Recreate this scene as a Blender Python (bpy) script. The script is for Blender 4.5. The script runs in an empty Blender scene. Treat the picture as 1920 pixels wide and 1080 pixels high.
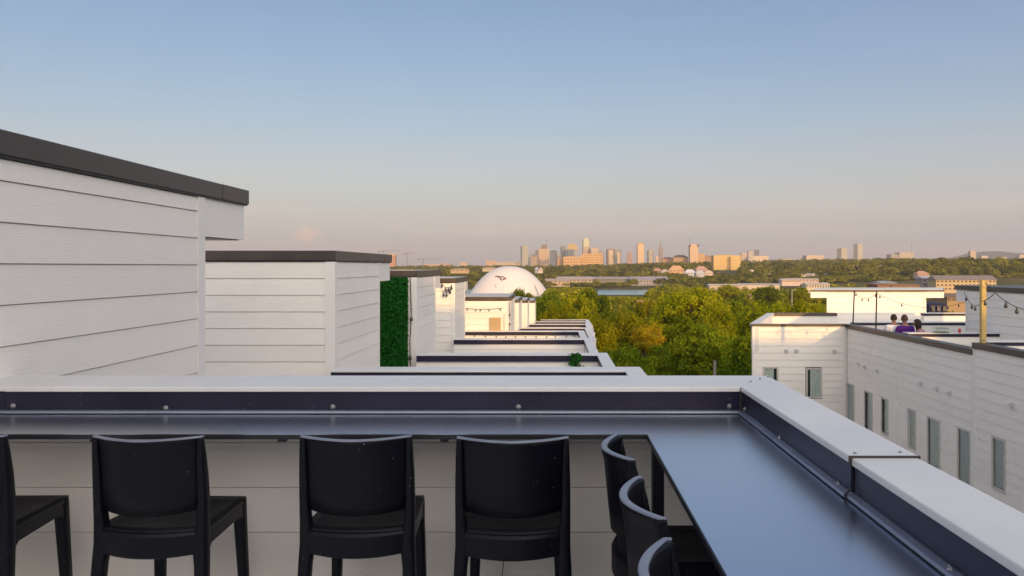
import bpy, bmesh, math, random
import numpy as np
from math import sin, cos, radians, pi, tan
from mathutils import Vector, Matrix, noise

random.seed(7)
SC = bpy.context.scene
COL = SC.collection

# ------------------------------------------------------------------ camera
E = 1.73            # eye height above the terrace deck
F = 1550.0          # focal length in pixels of the 1920 px photograph
cam_d = bpy.data.cameras.new('camera')
cam = bpy.data.objects.new('camera', cam_d); COL.objects.link(cam)
cam.location = (0, 0, E); cam.rotation_euler = (radians(90), 0, 0)
cam_d.sensor_width = 36; cam_d.lens = 36 * F / 1920
cam_d.shift_x = -77 / 1920; cam_d.shift_y = -40 / 1920
cam_d.clip_start = 0.05; cam_d.clip_end = 40000
SC.camera = cam

# ------------------------------------------------------------------ sun and sky
SUN_AZ = radians(15)      # sun stands behind the camera, this far to the right
SUN_EL = radians(8.7)
sun_d = bpy.data.lights.new('sun', 'SUN'); sun_d.energy = 2.0; sun_d.angle = radians(0.6)
sun_d.color = (1.0, 0.55, 0.17)
sun = bpy.data.objects.new('sun', sun_d); COL.objects.link(sun)
sdir = Vector((sin(SUN_AZ) * cos(SUN_EL), -cos(SUN_AZ) * cos(SUN_EL), sin(SUN_EL)))
sun.rotation_euler = sdir.to_track_quat('Z', 'Y').to_euler()

W = bpy.data.worlds.new('World'); SC.world = W; W.use_nodes = True
nt = W.node_tree; nt.nodes.clear()
def N(t, **k):
    n = nt.nodes.new(t)
    for a, b in k.items(): setattr(n, a, b)
    return n
L = nt.links.new
out = N('ShaderNodeOutputWorld'); bg = N('ShaderNodeBackground')
sky = N('ShaderNodeTexSky', sky_type='NISHITA', sun_disc=False)
sky.sun_elevation = SUN_EL; sky.sun_rotation = pi - SUN_AZ; sky.air_density = 1.0; sky.dust_density = 2.5; sky.ozone_density = 1.0
tc = N('ShaderNodeTexCoord'); sep = N('ShaderNodeSeparateXYZ'); L(tc.outputs['Generated'], sep.inputs[0])
ramp = N('ShaderNodeValToRGB'); L(sep.outputs[2], ramp.inputs[0])
def s2l(c): return tuple(((v / 255) / 12.92 if v / 255 <= .04045 else ((v / 255 + .055) / 1.055) ** 2.4) for v in c)
stops = [(0.0, (.33, .32, .37)), (0.032, (.32, .325, .395)), (0.064, (.305, .28, .345)), (0.115, (.265, .25, .325)), (0.178, (.18, .22, .335)),
         (0.238, (.13, .185, .325)), (0.296, (.10, .15, .295)), (0.45, (.08, .12, .25)), (1.0, (.07, .10, .20))]
cr = ramp.color_ramp
while len(cr.elements) < len(stops): cr.elements.new(0.5)
for e, (p, c) in zip(cr.elements, stops): e.position = p; e.color = (*c, 1)
# long faint cloud streaks low over the horizon and one small pink cumulus
mp = N('ShaderNodeMapping'); mp.inputs['Scale'].default_value = (1.6, 1.6, 26); L(tc.outputs['Generated'], mp.inputs[0])
nz = N('ShaderNodeTexNoise'); nz.inputs['Scale'].default_value = 1.5; nz.inputs['Detail'].default_value = 5; L(mp.outputs[0], nz.inputs['Vector'])
nr = N('ShaderNodeValToRGB'); nr.color_ramp.elements[0].position = .47; nr.color_ramp.elements[1].position = .72; L(nz.outputs[0], nr.inputs[0])
band = N('ShaderNodeValToRGB'); L(sep.outputs[2], band.inputs[0])
bc = band.color_ramp
while len(bc.elements) < 4: bc.elements.new(.5)
for e, (p, v) in zip(bc.elements, [(0.0, .55), (0.05, 1), (0.10, .35), (0.15, 0)]): e.position = p; e.color = (v, v, v, 1)
mu = N('ShaderNodeMath', operation='MULTIPLY'); L(nr.outputs[0], mu.inputs[0]); L(band.outputs[0], mu.inputs[1])
mu2 = N('ShaderNodeMath', operation='MULTIPLY'); L(mu.outputs[0], mu2.inputs[0]); mu2.inputs[1].default_value = .6
m1 = N('ShaderNodeMixRGB'); L(mu2.outputs[0], m1.inputs[0]); L(ramp.outputs[0], m1.inputs[1]); m1.inputs[2].default_value = (.50, .36, .40, 1)
cd = Vector(((578 - 1037) / F, 1, (500 - 437) / F)).normalized()
vs = N('ShaderNodeVectorMath', operation='SUBTRACT'); L(tc.outputs['Generated'], vs.inputs[0]); vs.inputs[1].default_value = cd
vm = N('ShaderNodeVectorMath', operation='MULTIPLY'); L(vs.outputs[0], vm.inputs[0]); vm.inputs[1].default_value = (1, 1, 1.5)
vl = N('ShaderNodeVectorMath', operation='LENGTH'); L(vm.outputs[0], vl.inputs[0])
nz2 = N('ShaderNodeTexNoise'); nz2.inputs['Scale'].default_value = 110; nz2.inputs['Detail'].default_value = 4; L(tc.outputs['Generated'], nz2.inputs['Vector'])
ma = N('ShaderNodeMath', operation='MULTIPLY_ADD'); L(nz2.outputs[0], ma.inputs[0]); ma.inputs[1].default_value = .03; L(vl.outputs['Value'], ma.inputs[2])
mr = N('ShaderNodeMapRange'); L(ma.outputs[0], mr.inputs[0])
mr.inputs[1].default_value = .020; mr.inputs[2].default_value = .032; mr.inputs[3].default_value = .55; mr.inputs[4].default_value = 0
m2 = N('ShaderNodeMixRGB'); L(mr.outputs[0], m2.inputs[0]); L(m1.outputs[0], m2.inputs[1]); m2.inputs[2].default_value = (.66, .36, .36, 1)
SKY_K, RAMP_K = 0.072, 0.73
sc1 = N('ShaderNodeVectorMath', operation='SCALE'); L(sky.outputs[0], sc1.inputs[0]); sc1.inputs['Scale'].default_value = SKY_K
sc2 = N('ShaderNodeVectorMath', operation='SCALE'); L(m2.outputs[0], sc2.inputs[0]); sc2.inputs['Scale'].default_value = RAMP_K
ad = N('ShaderNodeVectorMath', operation='ADD'); L(sc1.outputs[0], ad.inputs[0]); L(sc2.outputs[0], ad.inputs[1])
dt = N('ShaderNodeVectorMath', operation='DOT_PRODUCT'); L(tc.outputs['Generated'], dt.inputs[0]); dt.inputs[1].default_value = sdir
mxn = N('ShaderNodeMath', operation='MAXIMUM'); L(dt.outputs['Value'], mxn.inputs[0]); mxn.inputs[1].default_value = 0
hf_ = N('ShaderNodeMath', operation='MULTIPLY_ADD'); L(dt.outputs['Value'], hf_.inputs[0]); hf_.inputs[1].default_value = .5; hf_.inputs[2].default_value = .5
L(hf_.outputs[0], mxn.inputs[0])
pw = N('ShaderNodeMath', operation='POWER'); L(mxn.outputs[0], pw.inputs[0]); pw.inputs[1].default_value = 2.5
gls = N('ShaderNodeVectorMath', operation='SCALE'); gls.inputs[0].default_value = (1.14, 1.01, .90); L(pw.outputs[0], gls.inputs['Scale'])
ad2 = N('ShaderNodeVectorMath', operation='ADD'); L(ad.outputs[0], ad2.inputs[0]); L(gls.outputs[0], ad2.inputs[1])
L(ad2.outputs[0], bg.inputs[0]); bg.inputs[1].default_value = 1.0
L(bg.outputs[0], out.inputs[0])
SC.view_settings.view_transform = 'Standard'; SC.view_settings.look = 'None'
SC.view_settings.exposure = 0.35; SC.view_settings.gamma = 1
SC.cycles.max_bounces = 8; SC.cycles.transparent_max_bounces = 12; SC.cycles.volume_bounces = 0

# ------------------------------------------------------------------ helpers
def dx(x, Z): return (x - 1037) * Z / F
def dz(y, Z): return E - (y - 500) * Z / F

def mat(name, color, rough=.6, spec=.5, metal=0, var=0.0, vscale=3.0, vstretch=(1, 1, 1), bump=0.0, bscale=40.0, bstretch=(1, 1, 1),
        col2=None, rvar=0.0, specks=0.0, objvar=0.0, bdist=.002):
    m = bpy.data.materials.new(name); m.use_nodes = True
    n = m.node_tree.nodes; l = m.node_tree.links.new
    b = n['Principled BSDF']
    b.inputs['Roughness'].default_value = rough; b.inputs['Metallic'].default_value = metal
    b.inputs['Specular IOR Level'].default_value = spec
    b.inputs['Base Color'].default_value = (*color, 1)
    m.diffuse_color = (*color, 1)
    g = n.new('ShaderNodeNewGeometry')
    last = None
    if var or col2:
        mpn = n.new('ShaderNodeMapping'); mpn.inputs['Scale'].default_value = vstretch; l(g.outputs['Position'], mpn.inputs[0])
        t = n.new('ShaderNodeTexNoise'); t.inputs['Scale'].default_value = vscale; t.inputs['Detail'].default_value = 6; t.inputs['Roughness'].default_value = .65
        l(mpn.outputs[0], t.inputs['Vector'])
        mrn = n.new('ShaderNodeMapRange'); mrn.inputs[1].default_value = .3; mrn.inputs[2].default_value = .7; l(t.outputs[0], mrn.inputs[0])
        mx = n.new('ShaderNodeMixRGB'); l(mrn.outputs[0], mx.inputs[0])
        c2 = col2 or tuple(min(1, c * (1 + var)) for c in color); c1 = color if col2 else tuple(c * (1 - var) for c in color)
        mx.inputs[1].default_value = (*c1, 1); mx.inputs[2].default_value = (*c2, 1); last = mx.outputs[0]
        if rvar:
            r2 = n.new('ShaderNodeMapRange'); r2.inputs[1].default_value = .3; r2.inputs[2].default_value = .7
            r2.inputs[3].default_value = rough - rvar; r2.inputs[4].default_value = rough + rvar
            l(t.outputs[0], r2.inputs[0]); l(r2.outputs[0], b.inputs['Roughness'])
    if specks:
        v = n.new('ShaderNodeTexVoronoi'); v.inputs['Scale'].default_value = 30; v.inputs['Randomness'].default_value = 1; l(g.outputs['Position'], v.inputs['Vector'])
        q = n.new('ShaderNodeMapRange'); q.inputs[1].default_value = .05; q.inputs[2].default_value = .09; q.inputs[3].default_value = specks; q.inputs[4].default_value = 0
        l(v.outputs['Distance'], q.inputs[0])
        t2 = n.new('ShaderNodeTexNoise'); t2.inputs['Scale'].default_value = 9; l(g.outputs['Position'], t2.inputs['Vector'])
        q2 = n.new('ShaderNodeMapRange'); q2.inputs[1].default_value = .52; q2.inputs[2].default_value = .66; l(t2.outputs[0], q2.inputs[0])
        mm = n.new('ShaderNodeMath'); mm.operation = 'MULTIPLY'; l(q.outputs[0], mm.inputs[0]); l(q2.outputs[0], mm.inputs[1])
        mx = n.new('ShaderNodeMixRGB'); l(mm.outputs[0], mx.inputs[0])
        if last: l(last, mx.inputs[1])
        else: mx.inputs[1].default_value = (*color, 1)
        mx.inputs[2].default_value = (.4, .4, .42, 1); last = mx.outputs[0]
    if objvar:
        oi = n.new('ShaderNodeObjectInfo'); r = n.new('ShaderNodeMapRange'); l(oi.outputs['Random'], r.inputs[0])
        r.inputs[3].default_value = 1 - objvar; r.inputs[4].default_value = 1 + objvar
        vmn = n.new('ShaderNodeVectorMath'); vmn.operation = 'SCALE'
        if last: l(last, vmn.inputs[0])
        else: vmn.inputs[0].default_value = color
        l(r.outputs[0], vmn.inputs['Scale']); last = vmn.outputs[0]
    if last: l(last, b.inputs['Base Color'])
    if bump:
        mpb = n.new('ShaderNodeMapping'); mpb.inputs['Scale'].default_value = bstretch; l(g.outputs['Position'], mpb.inputs[0])
        t = n.new('ShaderNodeTexNoise'); t.inputs['Scale'].default_value = bscale; t.inputs['Detail'].default_value = 4; l(mpb.outputs[0], t.inputs['Vector'])
        bp = n.new('ShaderNodeBump'); bp.inputs['Strength'].default_value = bump; bp.inputs['Distance'].default_value = bdist
        l(t.outputs[0], bp.inputs['Height']); l(bp.outputs[0], b.inputs['Normal'])
    return m

def leafmat(name, c1, c2, trans=.35, scale=.35, objvar=.25, hue=.03, tintmix=0):
    m = bpy.data.materials.new(name); m.use_nodes = True; n = m.node_tree.nodes; l = m.node_tree.links.new
    n.clear(); o = n.new('ShaderNodeOutputMaterial')
    g = n.new('ShaderNodeNewGeometry'); t = n.new('ShaderNodeTexNoise'); t.inputs['Scale'].default_value = scale; t.inputs['Detail'].default_value = 8
    t.inputs['Roughness'].default_value = .8; l(g.outputs['Position'], t.inputs['Vector'])
    mrn = n.new('ShaderNodeMapRange'); mrn.inputs[1].default_value = .35; mrn.inputs[2].default_value = .65; l(t.outputs[0], mrn.inputs[0])
    mx = n.new('ShaderNodeMixRGB'); mx.inputs[1].default_value = (*c1, 1); mx.inputs[2].default_value = (*c2, 1)
    if tintmix:
        an = n.new('ShaderNodeAttribute'); an.attribute_name = 'tint'
        q_ = n.new('ShaderNodeMath'); q_.operation = 'MULTIPLY'; q_.inputs[1].default_value = 1 - tintmix; l(mrn.outputs[0], q_.inputs[0])
        q2_ = n.new('ShaderNodeMath'); q2_.operation = 'MULTIPLY_ADD'; q2_.inputs[1].default_value = tintmix; l(an.outputs['Fac'], q2_.inputs[0]); l(q_.outputs[0], q2_.inputs[2]); l(q2_.outputs[0], mx.inputs[0])
    else: l(mrn.outputs[0], mx.inputs[0])
    hs = n.new('ShaderNodeHueSaturation'); oi = n.new('ShaderNodeObjectInfo')
    r = n.new('ShaderNodeMapRange'); r.inputs[3].default_value = 1 - objvar; r.inputs[4].default_value = 1 + objvar; l(oi.outputs['Random'], r.inputs[0])
    mm = n.new('ShaderNodeMath'); mm.operation = 'MULTIPLY'; mm.inputs[1].default_value = 7.31; l(oi.outputs['Random'], mm.inputs[0])
    fr = n.new('ShaderNodeMath'); fr.operation = 'FRACT'; l(mm.outputs[0], fr.inputs[0])
    r2 = n.new('ShaderNodeMapRange'); r2.inputs[3].default_value = .5 - hue; r2.inputs[4].default_value = .5 + hue; l(fr.outputs[0], r2.inputs[0])
    l(r.outputs[0], hs.inputs['Value']); l(r2.outputs[0], hs.inputs['Hue']); l(mx.outputs[0], hs.inputs['Color'])
    d = n.new('ShaderNodeBsdfDiffuse'); tr = n.new('ShaderNodeBsdfTranslucent'); ms = n.new('ShaderNodeMixShader'); ms.inputs[0].default_value = trans
    l(hs.outputs[0], d.inputs[0]); l(hs.outputs[0], tr.inputs[0]); l(d.outputs[0], ms.inputs[1]); l(tr.outputs[0], ms.inputs[2])
    l(ms.outputs[0], o.inputs[0]); return m

M = {}
M['siding'] = mat('siding_paint', (.88, .84, .76), .5, .4, var=.03, vscale=1.2, bump=.55, bscale=3.2, bstretch=(2.2, 2.2, 46), objvar=.025, bdist=.004)
M['trim'] = mat('trim_paint', (.84, .81, .75), .5, .4, var=.02, vscale=2)
M['white'] = mat('white_paint', (.79, .765, .71), .6, .3, var=.04, vscale=.7)
M['bronze'] = mat('dark_bronze_metal', (.075, .060, .052), .38, .35, metal=.1, var=.25, vscale=1.5, rvar=.06)
M['flash'] = mat('dark_violet_flashing', (.024, .021, .044), .36, .25, metal=.0, var=.25, vscale=1.3, rvar=.08, bump=.12, bscale=2.5, specks=.35, bdist=.01)
M['cap'] = mat('pale_cap_metal', (.80, .785, .735), .40, .5, metal=.0, var=.07, vscale=1.6, vstretch=(1, 1, 1), rvar=.09, bump=.12, bscale=3, bdist=.006)
M['counter'] = mat('counter_metal', (.60, .625, .68), .27, .5, metal=1)
_n = M['counter'].node_tree.nodes; _l = M['counter'].node_tree.links.new
_g = _n.new('ShaderNodeNewGeometry'); _t = _n.new('ShaderNodeTexNoise'); _t.inputs['Scale'].default_value = 1.1; _t.inputs['Detail'].default_value = 0
_r = _n.new('ShaderNodeMapRange'); _r.inputs[1].default_value = .3; _r.inputs[2].default_value = .7; _r.inputs[3].default_value = .235; _r.inputs[4].default_value = .265
_r.interpolation_type = 'SMOOTHSTEP'; _l(_g.outputs['Position'], _t.inputs['Vector']); _l(_t.outputs[0], _r.inputs[0]); _l(_r.outputs[0], _n['Principled BSDF'].inputs['Roughness'])
M['lip'] = mat('lip_metal', (.30, .33, .42), .42, .5, metal=.6, var=.12, vscale=5)
M['edge'] = mat('counter_edge', (.02, .02, .025), .4, .4)
M['resin'] = mat('black_resin', (.0035, .004, .008), .40, .22, var=.2, vscale=4, rvar=.04, specks=.6)
M['rim'] = mat('faded_sky_sheen_resin', (.20, .22, .27), .34, .5, var=.2, vscale=6)  # lighter grey: fading, with sky reflection put into the colour
M['screw'] = mat('screw_metal', (.35, .34, .33), .4, .5, metal=.8)
M['dark'] = mat('dark_inside', (.02, .02, .022), .8, .2)
M['membrane'] = mat('roof_membrane', (.55, .55, .54), .8, .2, var=.08, vscale=1)
M['deck'] = mat('deck_tile', (.82, .82, .83), .7, .3, var=.15, vscale=3)
M['frame'] = mat('window_frame', (.56, .52, .47), .5, .4)
M['curtain'] = mat('curtain', (.74, .78, .745), .8, .1, var=.08, vscale=5, vstretch=(8, 8, .3))
M['vent'] = mat('vent_plastic', (.62, .60, .59), .5, .4)
M['black'] = mat('black_paint', (.012, .012, .013), .45, .4)
M['bulb'] = mat('bulb_glass', (.05, .045, .035), .15, .6)
M['wood'] = mat('pine_post', (.55, .40, .14), .6, .3, var=.18, vscale=5, vstretch=(6, 6, .5))
M['tan'] = mat('tan_panel', (.46, .33, .18), .6, .3, var=.06, vscale=2)
M['bark'] = mat('bark', (.10, .075, .055), .9, .1, var=.3, vscale=3)
M['ground'] = mat('ground_soil', (.045, .065, .02), .95, .1, col2=(.12, .10, .045), vscale=.02)
M['lowground'] = mat('low_grass', (.07, .10, .03), .95, .1, col2=(.17, .15, .07), vscale=.25)
M['water'] = mat('river_water', (.22, .40, .42), .22, .5, bump=.6, bscale=.35, bdist=.15)
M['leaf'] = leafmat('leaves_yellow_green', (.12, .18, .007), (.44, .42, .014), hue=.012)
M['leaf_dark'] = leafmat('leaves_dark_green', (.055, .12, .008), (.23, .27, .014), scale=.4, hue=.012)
M['leaf_gold'] = leafmat('leaves_golden', (.26, .24, .012), (.52, .33, .02), hue=.008)
M['leaf_far'] = leafmat('leaves_far', (.012, .030, .008), (.27, .255, .030), scale=.03, trans=.15, objvar=0, hue=0, tintmix=.6)
M['leaf_river'] = leafmat('leaves_riverside', (.04, .08, .007), (.44, .41, .014), scale=.1, trans=.25, objvar=0, hue=0, tintmix=.6)
M['hedge'] = leafmat('artificial_ivy', (.006, .05, .012), (.035, .21, .04), scale=14, objvar=.05, trans=.15)
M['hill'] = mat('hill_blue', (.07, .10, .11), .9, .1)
M['dome'] = mat('dome_fabric', (.72, .69, .68), .45, .4, var=.02, vscale=.05)
M['skin'] = mat('skin', (.30, .16, .10), .5, .4)
M['hair'] = mat('dark_hair', (.035, .02, .015), .6, .3)
M['shirt_white'] = mat('shirt_white', (.75, .76, .80), .8, .1)
M['shirt_purple'] = mat('shirt_purple', (.08, .02, .20), .8, .1)
M['shirt_red'] = mat('shirt_red', (.40, .03, .06), .8, .1, col2=(.65, .45, .5), vscale=9)
M['red'] = mat('red_plastic', (.5, .04, .04), .4, .4)
def gl():
    m = bpy.data.materials.new('window_glass'); m.use_nodes = True; n = m.node_tree.nodes; l = m.node_tree.links.new; n.clear()
    o = n.new('ShaderNodeOutputMaterial'); t = n.new('ShaderNodeBsdfTransparent'); t.inputs[0].default_value = (.92, .97, .95, 1)
    g = n.new('ShaderNodeBsdfGlossy'); g.inputs['Roughness'].default_value = .04; g.inputs[0].default_value = (.9, .95, 1, 1)
    f = n.new('ShaderNodeFresnel'); f.inputs[0].default_value = 1.6; x = n.new('ShaderNodeMixShader')
    l(f.outputs[0], x.inputs[0]); l(t.outputs[0], x.inputs[1]); l(g.outputs[0], x.inputs[2]); l(x.outputs[0], o.inputs[0]); return m
M['glass'] = gl()
_cm = {}
def cmat(rgb, rough=.7, metal=0, spec=.3):
    k = (rgb, rough, metal)
    if k not in _cm: _cm[k] = mat('paint_%d' % len(_cm), rgb, rough, spec, metal=metal)
    return _cm[k]

def link(name, me, parent=None, m=None, loc=(0, 0, 0), rot=(0, 0, 0), scale=(1, 1, 1), kind=None, label=None):
    o = bpy.data.objects.new(name, me); COL.objects.link(o)
    if parent: o.parent = parent
    o.location = loc; o.rotation_euler = rot; o.scale = scale
    if m and me is not None and not me.materials: me.materials.append(m)
    if kind: o['kind'] = kind
    if label: o['label'] = label
    return o
def tag(o, label, cat, group=None):
    o['label'] = label; o['category'] = cat
    if group: o['group'] = group
    return o
def thing(name, label, cat, loc=(0, 0, 0), rz=0, group=None):
    o = bpy.data.objects.new(name, None); COL.objects.link(o); o.location = loc; o.rotation_euler = (0, 0, rz)
    o.empty_display_size = .2
    return tag(o, label, cat, group)
class MB:
    def __init__(s): s.v = []; s.f = []
    def box(s, x0, x1, y0, y1, z0, z1):
        b = len(s.v)
        s.v += [(x0, y0, z0), (x1, y0, z0), (x1, y1, z0), (x0, y1, z0), (x0, y0, z1), (x1, y0, z1), (x1, y1, z1), (x0, y1, z1)]
        s.f += [tuple(b + i for i in q) for q in ((0, 3, 2, 1), (4, 5, 6, 7), (0, 1, 5, 4), (1, 2, 6, 5), (2, 3, 7, 6), (3, 0, 4, 7))]
        return s
    def poly(s, pts):
        b = len(s.v); s.v += [tuple(p) for p in pts]; s.f.append(tuple(range(b, b + len(pts)))); return s
    def prism(s, pts, z0, z1):
        b = len(s.v); n = len(pts)
        s.v += [(x, y, z0) for x, y in pts] + [(x, y, z1) for x, y in pts]
        s.f.append(tuple(b + i for i in reversed(range(n)))); s.f.append(tuple(b + n + i for i in range(n)))
        for i in range(n): j = (i + 1) % n; s.f.append((b + i, b + j, b + n + j, b + n + i))
        return s
    def tube(s, pts, r, n=6, r2=None):
        b = len(s.v); pts = [Vector(p) for p in pts]; k = len(pts)
        for i, p in enumerate(pts):
            d = (pts[min(i + 1, k - 1)] - pts[max(i - 1, 0)]).normalized()
            u = d.cross(Vector((0, 0, 1)));
            if u.length < .05: u = d.cross(Vector((1, 0, 0)))
            u.normalize(); w = d.cross(u)
            rr = r if r2 is None else r + (r2 - r) * i / (k - 1)
            for j in range(n): a = 2 * pi * j / n; s.v.append(tuple(p + u * cos(a) * rr + w * sin(a) * rr))
        for i in range(k - 1):
            for j in range(n): q = (j + 1) % n; s.f.append((b + i * n + j, b + i * n + q, b + (i + 1) * n + q, b + (i + 1) * n + j))
        s.f.append(tuple(b + j for j in reversed(range(n)))); s.f.append(tuple(b + (k - 1) * n + j for j in range(n)))
        return s
    def loft(s, secs, closed=True):
        b = len(s.v); n = len(secs[0])
        for sec in secs: s.v += [tuple(p) for p in sec]
        for i in range(len(secs) - 1):
            for j in range(n): q = (j + 1) % n; s.f.append((b + i * n + j, b + i * n + q, b + (i + 1) * n + q, b + (i + 1) * n + j))
        s.f.append(tuple(b + j for j in reversed(range(n)))); s.f.append(tuple(b + (len(secs) - 1) * n + j for j in range(n)))
        return s
    def mesh(s, name, smooth=False, fix=False):
        me = bpy.data.meshes.new(name); me.from_pydata(s.v, [], s.f)
        if fix:
            bm = bmesh.new(); bm.from_mesh(me); bmesh.ops.recalc_face_normals(bm, faces=bm.faces); bm.to_mesh(me); bm.free()
        if smooth:
            me.polygons.foreach_set('use_smooth', [True] * len(me.polygons))
        me.update(); return me
    def obj(s, name, m, parent=None, smooth=False, bevel=0, kind=None, label=None, fix=False, **k):
        o = link(name, s.mesh(name, smooth, fix), parent, m, kind=kind, label=label, **k)
        if bevel:
            bv = o.modifiers.new('bevel', 'BEVEL'); bv.width = bevel; bv.segments = 2; bv.limit_method = 'ANGLE'
        return o
def box(name, m, x0, x1, y0, y1, z0, z1, parent=None, bevel=0, **k):
    return MB().box(x0, x1, y0, y1, z0, z1).obj(name, m, parent, bevel=bevel, **k)

# one lap board: unit length, unit height, thicker at its lower edge
EXPO = .203
def board_mesh():
    v = []
    for x in (0, 1): v += [(x, -.006, 0), (x, -.0165, -1), (x, .012, -1), (x, .012, 0)]
    f = [(0, 1, 5, 4), (1, 2, 6, 5), (3, 0, 4, 7), (0, 3, 2, 1), (4, 5, 6, 7)]
    me = bpy.data.meshes.new('siding_board'); me.from_pydata(v, [], f); me.materials.append(M['siding']); return me
BOARD = board_mesh()
rbj = random.Random(31)
def siding(parent, x, y, axis, length, ztop, zbot, first=EXPO, joined=False, expo=EXPO, name='siding_board', cut=None, gap=.0062):
    """axis 'f' faces the camera (-Y), 'r' faces +X, 'l' faces -X (x,y = start)."""
    rz = {'f': 0, 'r': pi / 2, 'l': -pi / 2}[axis]
    z = ztop; h = first; mb = MB()
    while z > zbot + .01:
        h = min(h, z - zbot)
        if joined:
            c, s_ = cos(rz), sin(rz); b = len(mb.v)
            for lx, ly, lz in ((0, -.006, 0), (length, -.006, 0), (length, -.0165, -h + .010), (0, -.0165, -h + .010), (length, .01, -h + .010), (0, .01, -h + .010)):
                mb.v.append((x + lx * c - ly * s_, y + lx * s_ + ly * c, z + lz))
            mb.f += [(b, b + 3, b + 2, b + 1), (b + 3, b + 5, b + 4, b + 2)]
        else:
            segs = [(0, length)]; extra = []
            if cut:
                for (c0, c1, cz0, cz1) in cut:
                    if z - h < cz1 - .01 and z > cz0 + .01:
                        if z > cz1 + .05: extra.append((c0 - .02, c1 + .02, z, z - cz1 - .03))
                        if z - h < cz0 - .06: extra.append((c0 - .02, c1 + .02, cz0 - .04, cz0 - .04 - (z - h)))
                        ns = []
                        for a, b_ in segs:
                            if c1 <= a or c0 >= b_: ns.append((a, b_)); continue
                            if c0 > a: ns.append((a, c0))
                            if c1 < b_: ns.append((c1, b_))
                        segs = ns
            if axis == 'l' and length > 4:
                ns = []; jx = rbj.uniform(.15, .85) * length
                for a, b_ in segs:
                    if a + .3 < jx < b_ - .3: ns += [(a, jx - .0025), (jx + .0025, b_)]
                    else: ns.append((a, b_))
                segs = ns
            for a, b_, z_, h_ in extra:
                link(name, BOARD, parent, loc=(x + a * cos(rz), y + a * sin(rz), z_), rot=(0, 0, rz), scale=(b_ - a, .9, h_))
            for a, b_ in segs:
                link(name, BOARD, parent, loc=(x + a * cos(rz), y + a * sin(rz), z - .0005), rot=(0, 0, rz), scale=(b_ - a, 1, h - (.0042 if axis == 'l' else gap)))
        z -= h; h = expo
    if joined: mb.obj('siding', M['siding'], parent, kind='stuff')

_uv = {}
def ball(r, n=8):
    k = (r, n)
    if k not in _uv:
        bm = bmesh.new(); bmesh.ops.create_uvsphere(bm, u_segments=n, v_segments=max(4, n // 2), radius=r)
        me = bpy.data.meshes.new('ball'); bm.to_mesh(me); bm.free(); me.polygons.foreach_set('use_smooth', [True] * len(me.polygons)); _uv[k] = me
    return _uv[k]
def screw_mesh():
    mb = MB(); secs = []
    for r, d in ((.008, 0), (.008, -.003), (.0062, -.007), (.002, -.009)): secs.append([(cos(a * pi / 4) * r, d, sin(a * pi / 4) * r) for a in range(8)])
    mb.loft(secs); secs = []
    for r, d in ((.013, .0), (.013, -.0015)): secs.append([(cos(a * pi / 4) * r, d, sin(a * pi / 4) * r) for a in range(8)])
    mb.loft(secs); me = mb.mesh('screw', True, True); me.materials.append(M['screw']); return me
SCREW = screw_mesh()

def string_light(pts, label, bulbs, r=.008, br=.032, group='strings of festoon lights on the roof terraces', drop=.06):
    t = thing('string_light', label, 'string light', pts[0], group=group)
    o0 = Vector(pts[0]); P_ = [Vector(p) - o0 for p in pts]
    # smooth polyline
    fine = []
    for i in range(len(P_) - 1):
        for k in range(4): fine.append(P_[i].lerp(P_[i + 1], k / 4))
    fine.append(P_[-1])
    MB().tube(fine, r, 5).obj('cord', M['black'], t)
    n = len(fine)
    for q in bulbs:
        f_ = q * (n - 1); i = min(int(f_), n - 2); p = fine[i].lerp(fine[i + 1], f_ - i)
        me = bulbmesh(br); link('bulb', me, t, loc=p)
    return t
_bm = {}
def bulbmesh(r):
    if r not in _bm:
        mb = MB(); secs = []
        for rr, zz in ((.35, 0), (.4, -.9), (.55, -1.2), (.98, -2.1), (1, -2.7), (.6, -3.4), (.1, -3.6)):
            secs.append([(cos(a * pi / 4) * rr * r, sin(a * pi / 4) * rr * r, zz * r) for a in range(8)])
        mb.loft(secs); me = mb.mesh('bulb', True, True); me.materials.append(M['bulb']); _bm[r] = me
    return _bm[r]
def sag(a, b, s, n=6):
    a = Vector(a); b = Vector(b)
    return [a.lerp(b, i / n) - Vector((0, 0, s * 4 * (i / n) * (1 - i / n))) for i in range(n + 1)]

# ------------------------------------------------------------------ terrain, river, hills
def smooth(a, b, t): t = max(0, min(1, (t - a) / (b - a))); return t * t * (3 - 2 * t)
def gz(x, y):
    z = -12.0
    if y < 0: z += min(30, -y) * .10
    z -= 4 * smooth(0, 60, y) + 9 * smooth(60, 190, y) + 5 * smooth(250, 800, y)
    z -= 5 * smooth(930, 962, y) * (1 - smooth(1180, 1215, y))
    z += 4 * smooth(1200, 1300, y)
    rt = smooth(-300, 900, x - .05 * y)
    z += (14 + 22 * rt) * smooth(1300, 2500, y)
    z += 26 * math.exp(-((x - 760) / 380) ** 2 - ((y - 1450) / 330) ** 2)
    z += 8 * math.exp(-((x - 260) / 200) ** 2 - ((y - 1900) / 300) ** 2)
    z -= 15 * smooth(3200, 6000, y)
    return z + E * 0
ys = [-60, -30, -10, 0, 15, 30, 45, 60, 80, 100, 125, 150, 175, 200, 250, 300, 400, 500, 600, 700, 800, 900, 930, 940, 950, 962, 975, 1060, 1170, 1180, 1190, 1200, 1215, 1250] + \
     list(range(1300, 3300, 60)) + [3400, 3700, 4000, 4500, 5000, 6000, 8000, 11000]
xs = [-9000, -6000, -4000, -3000, -2400] + list(range(-2000, 2600, 80)) + [2800, 3200, 3800, 4600, 6000, 9000, 12000]
v = [(x, y, gz(x, y)) for y in ys for x in xs]; nx = len(xs)
f = [(j * nx + i, j * nx + i + 1, (j + 1) * nx + i + 1, (j + 1) * nx + i) for j in range(len(ys) - 1) for i in range(nx - 1)]
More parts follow.
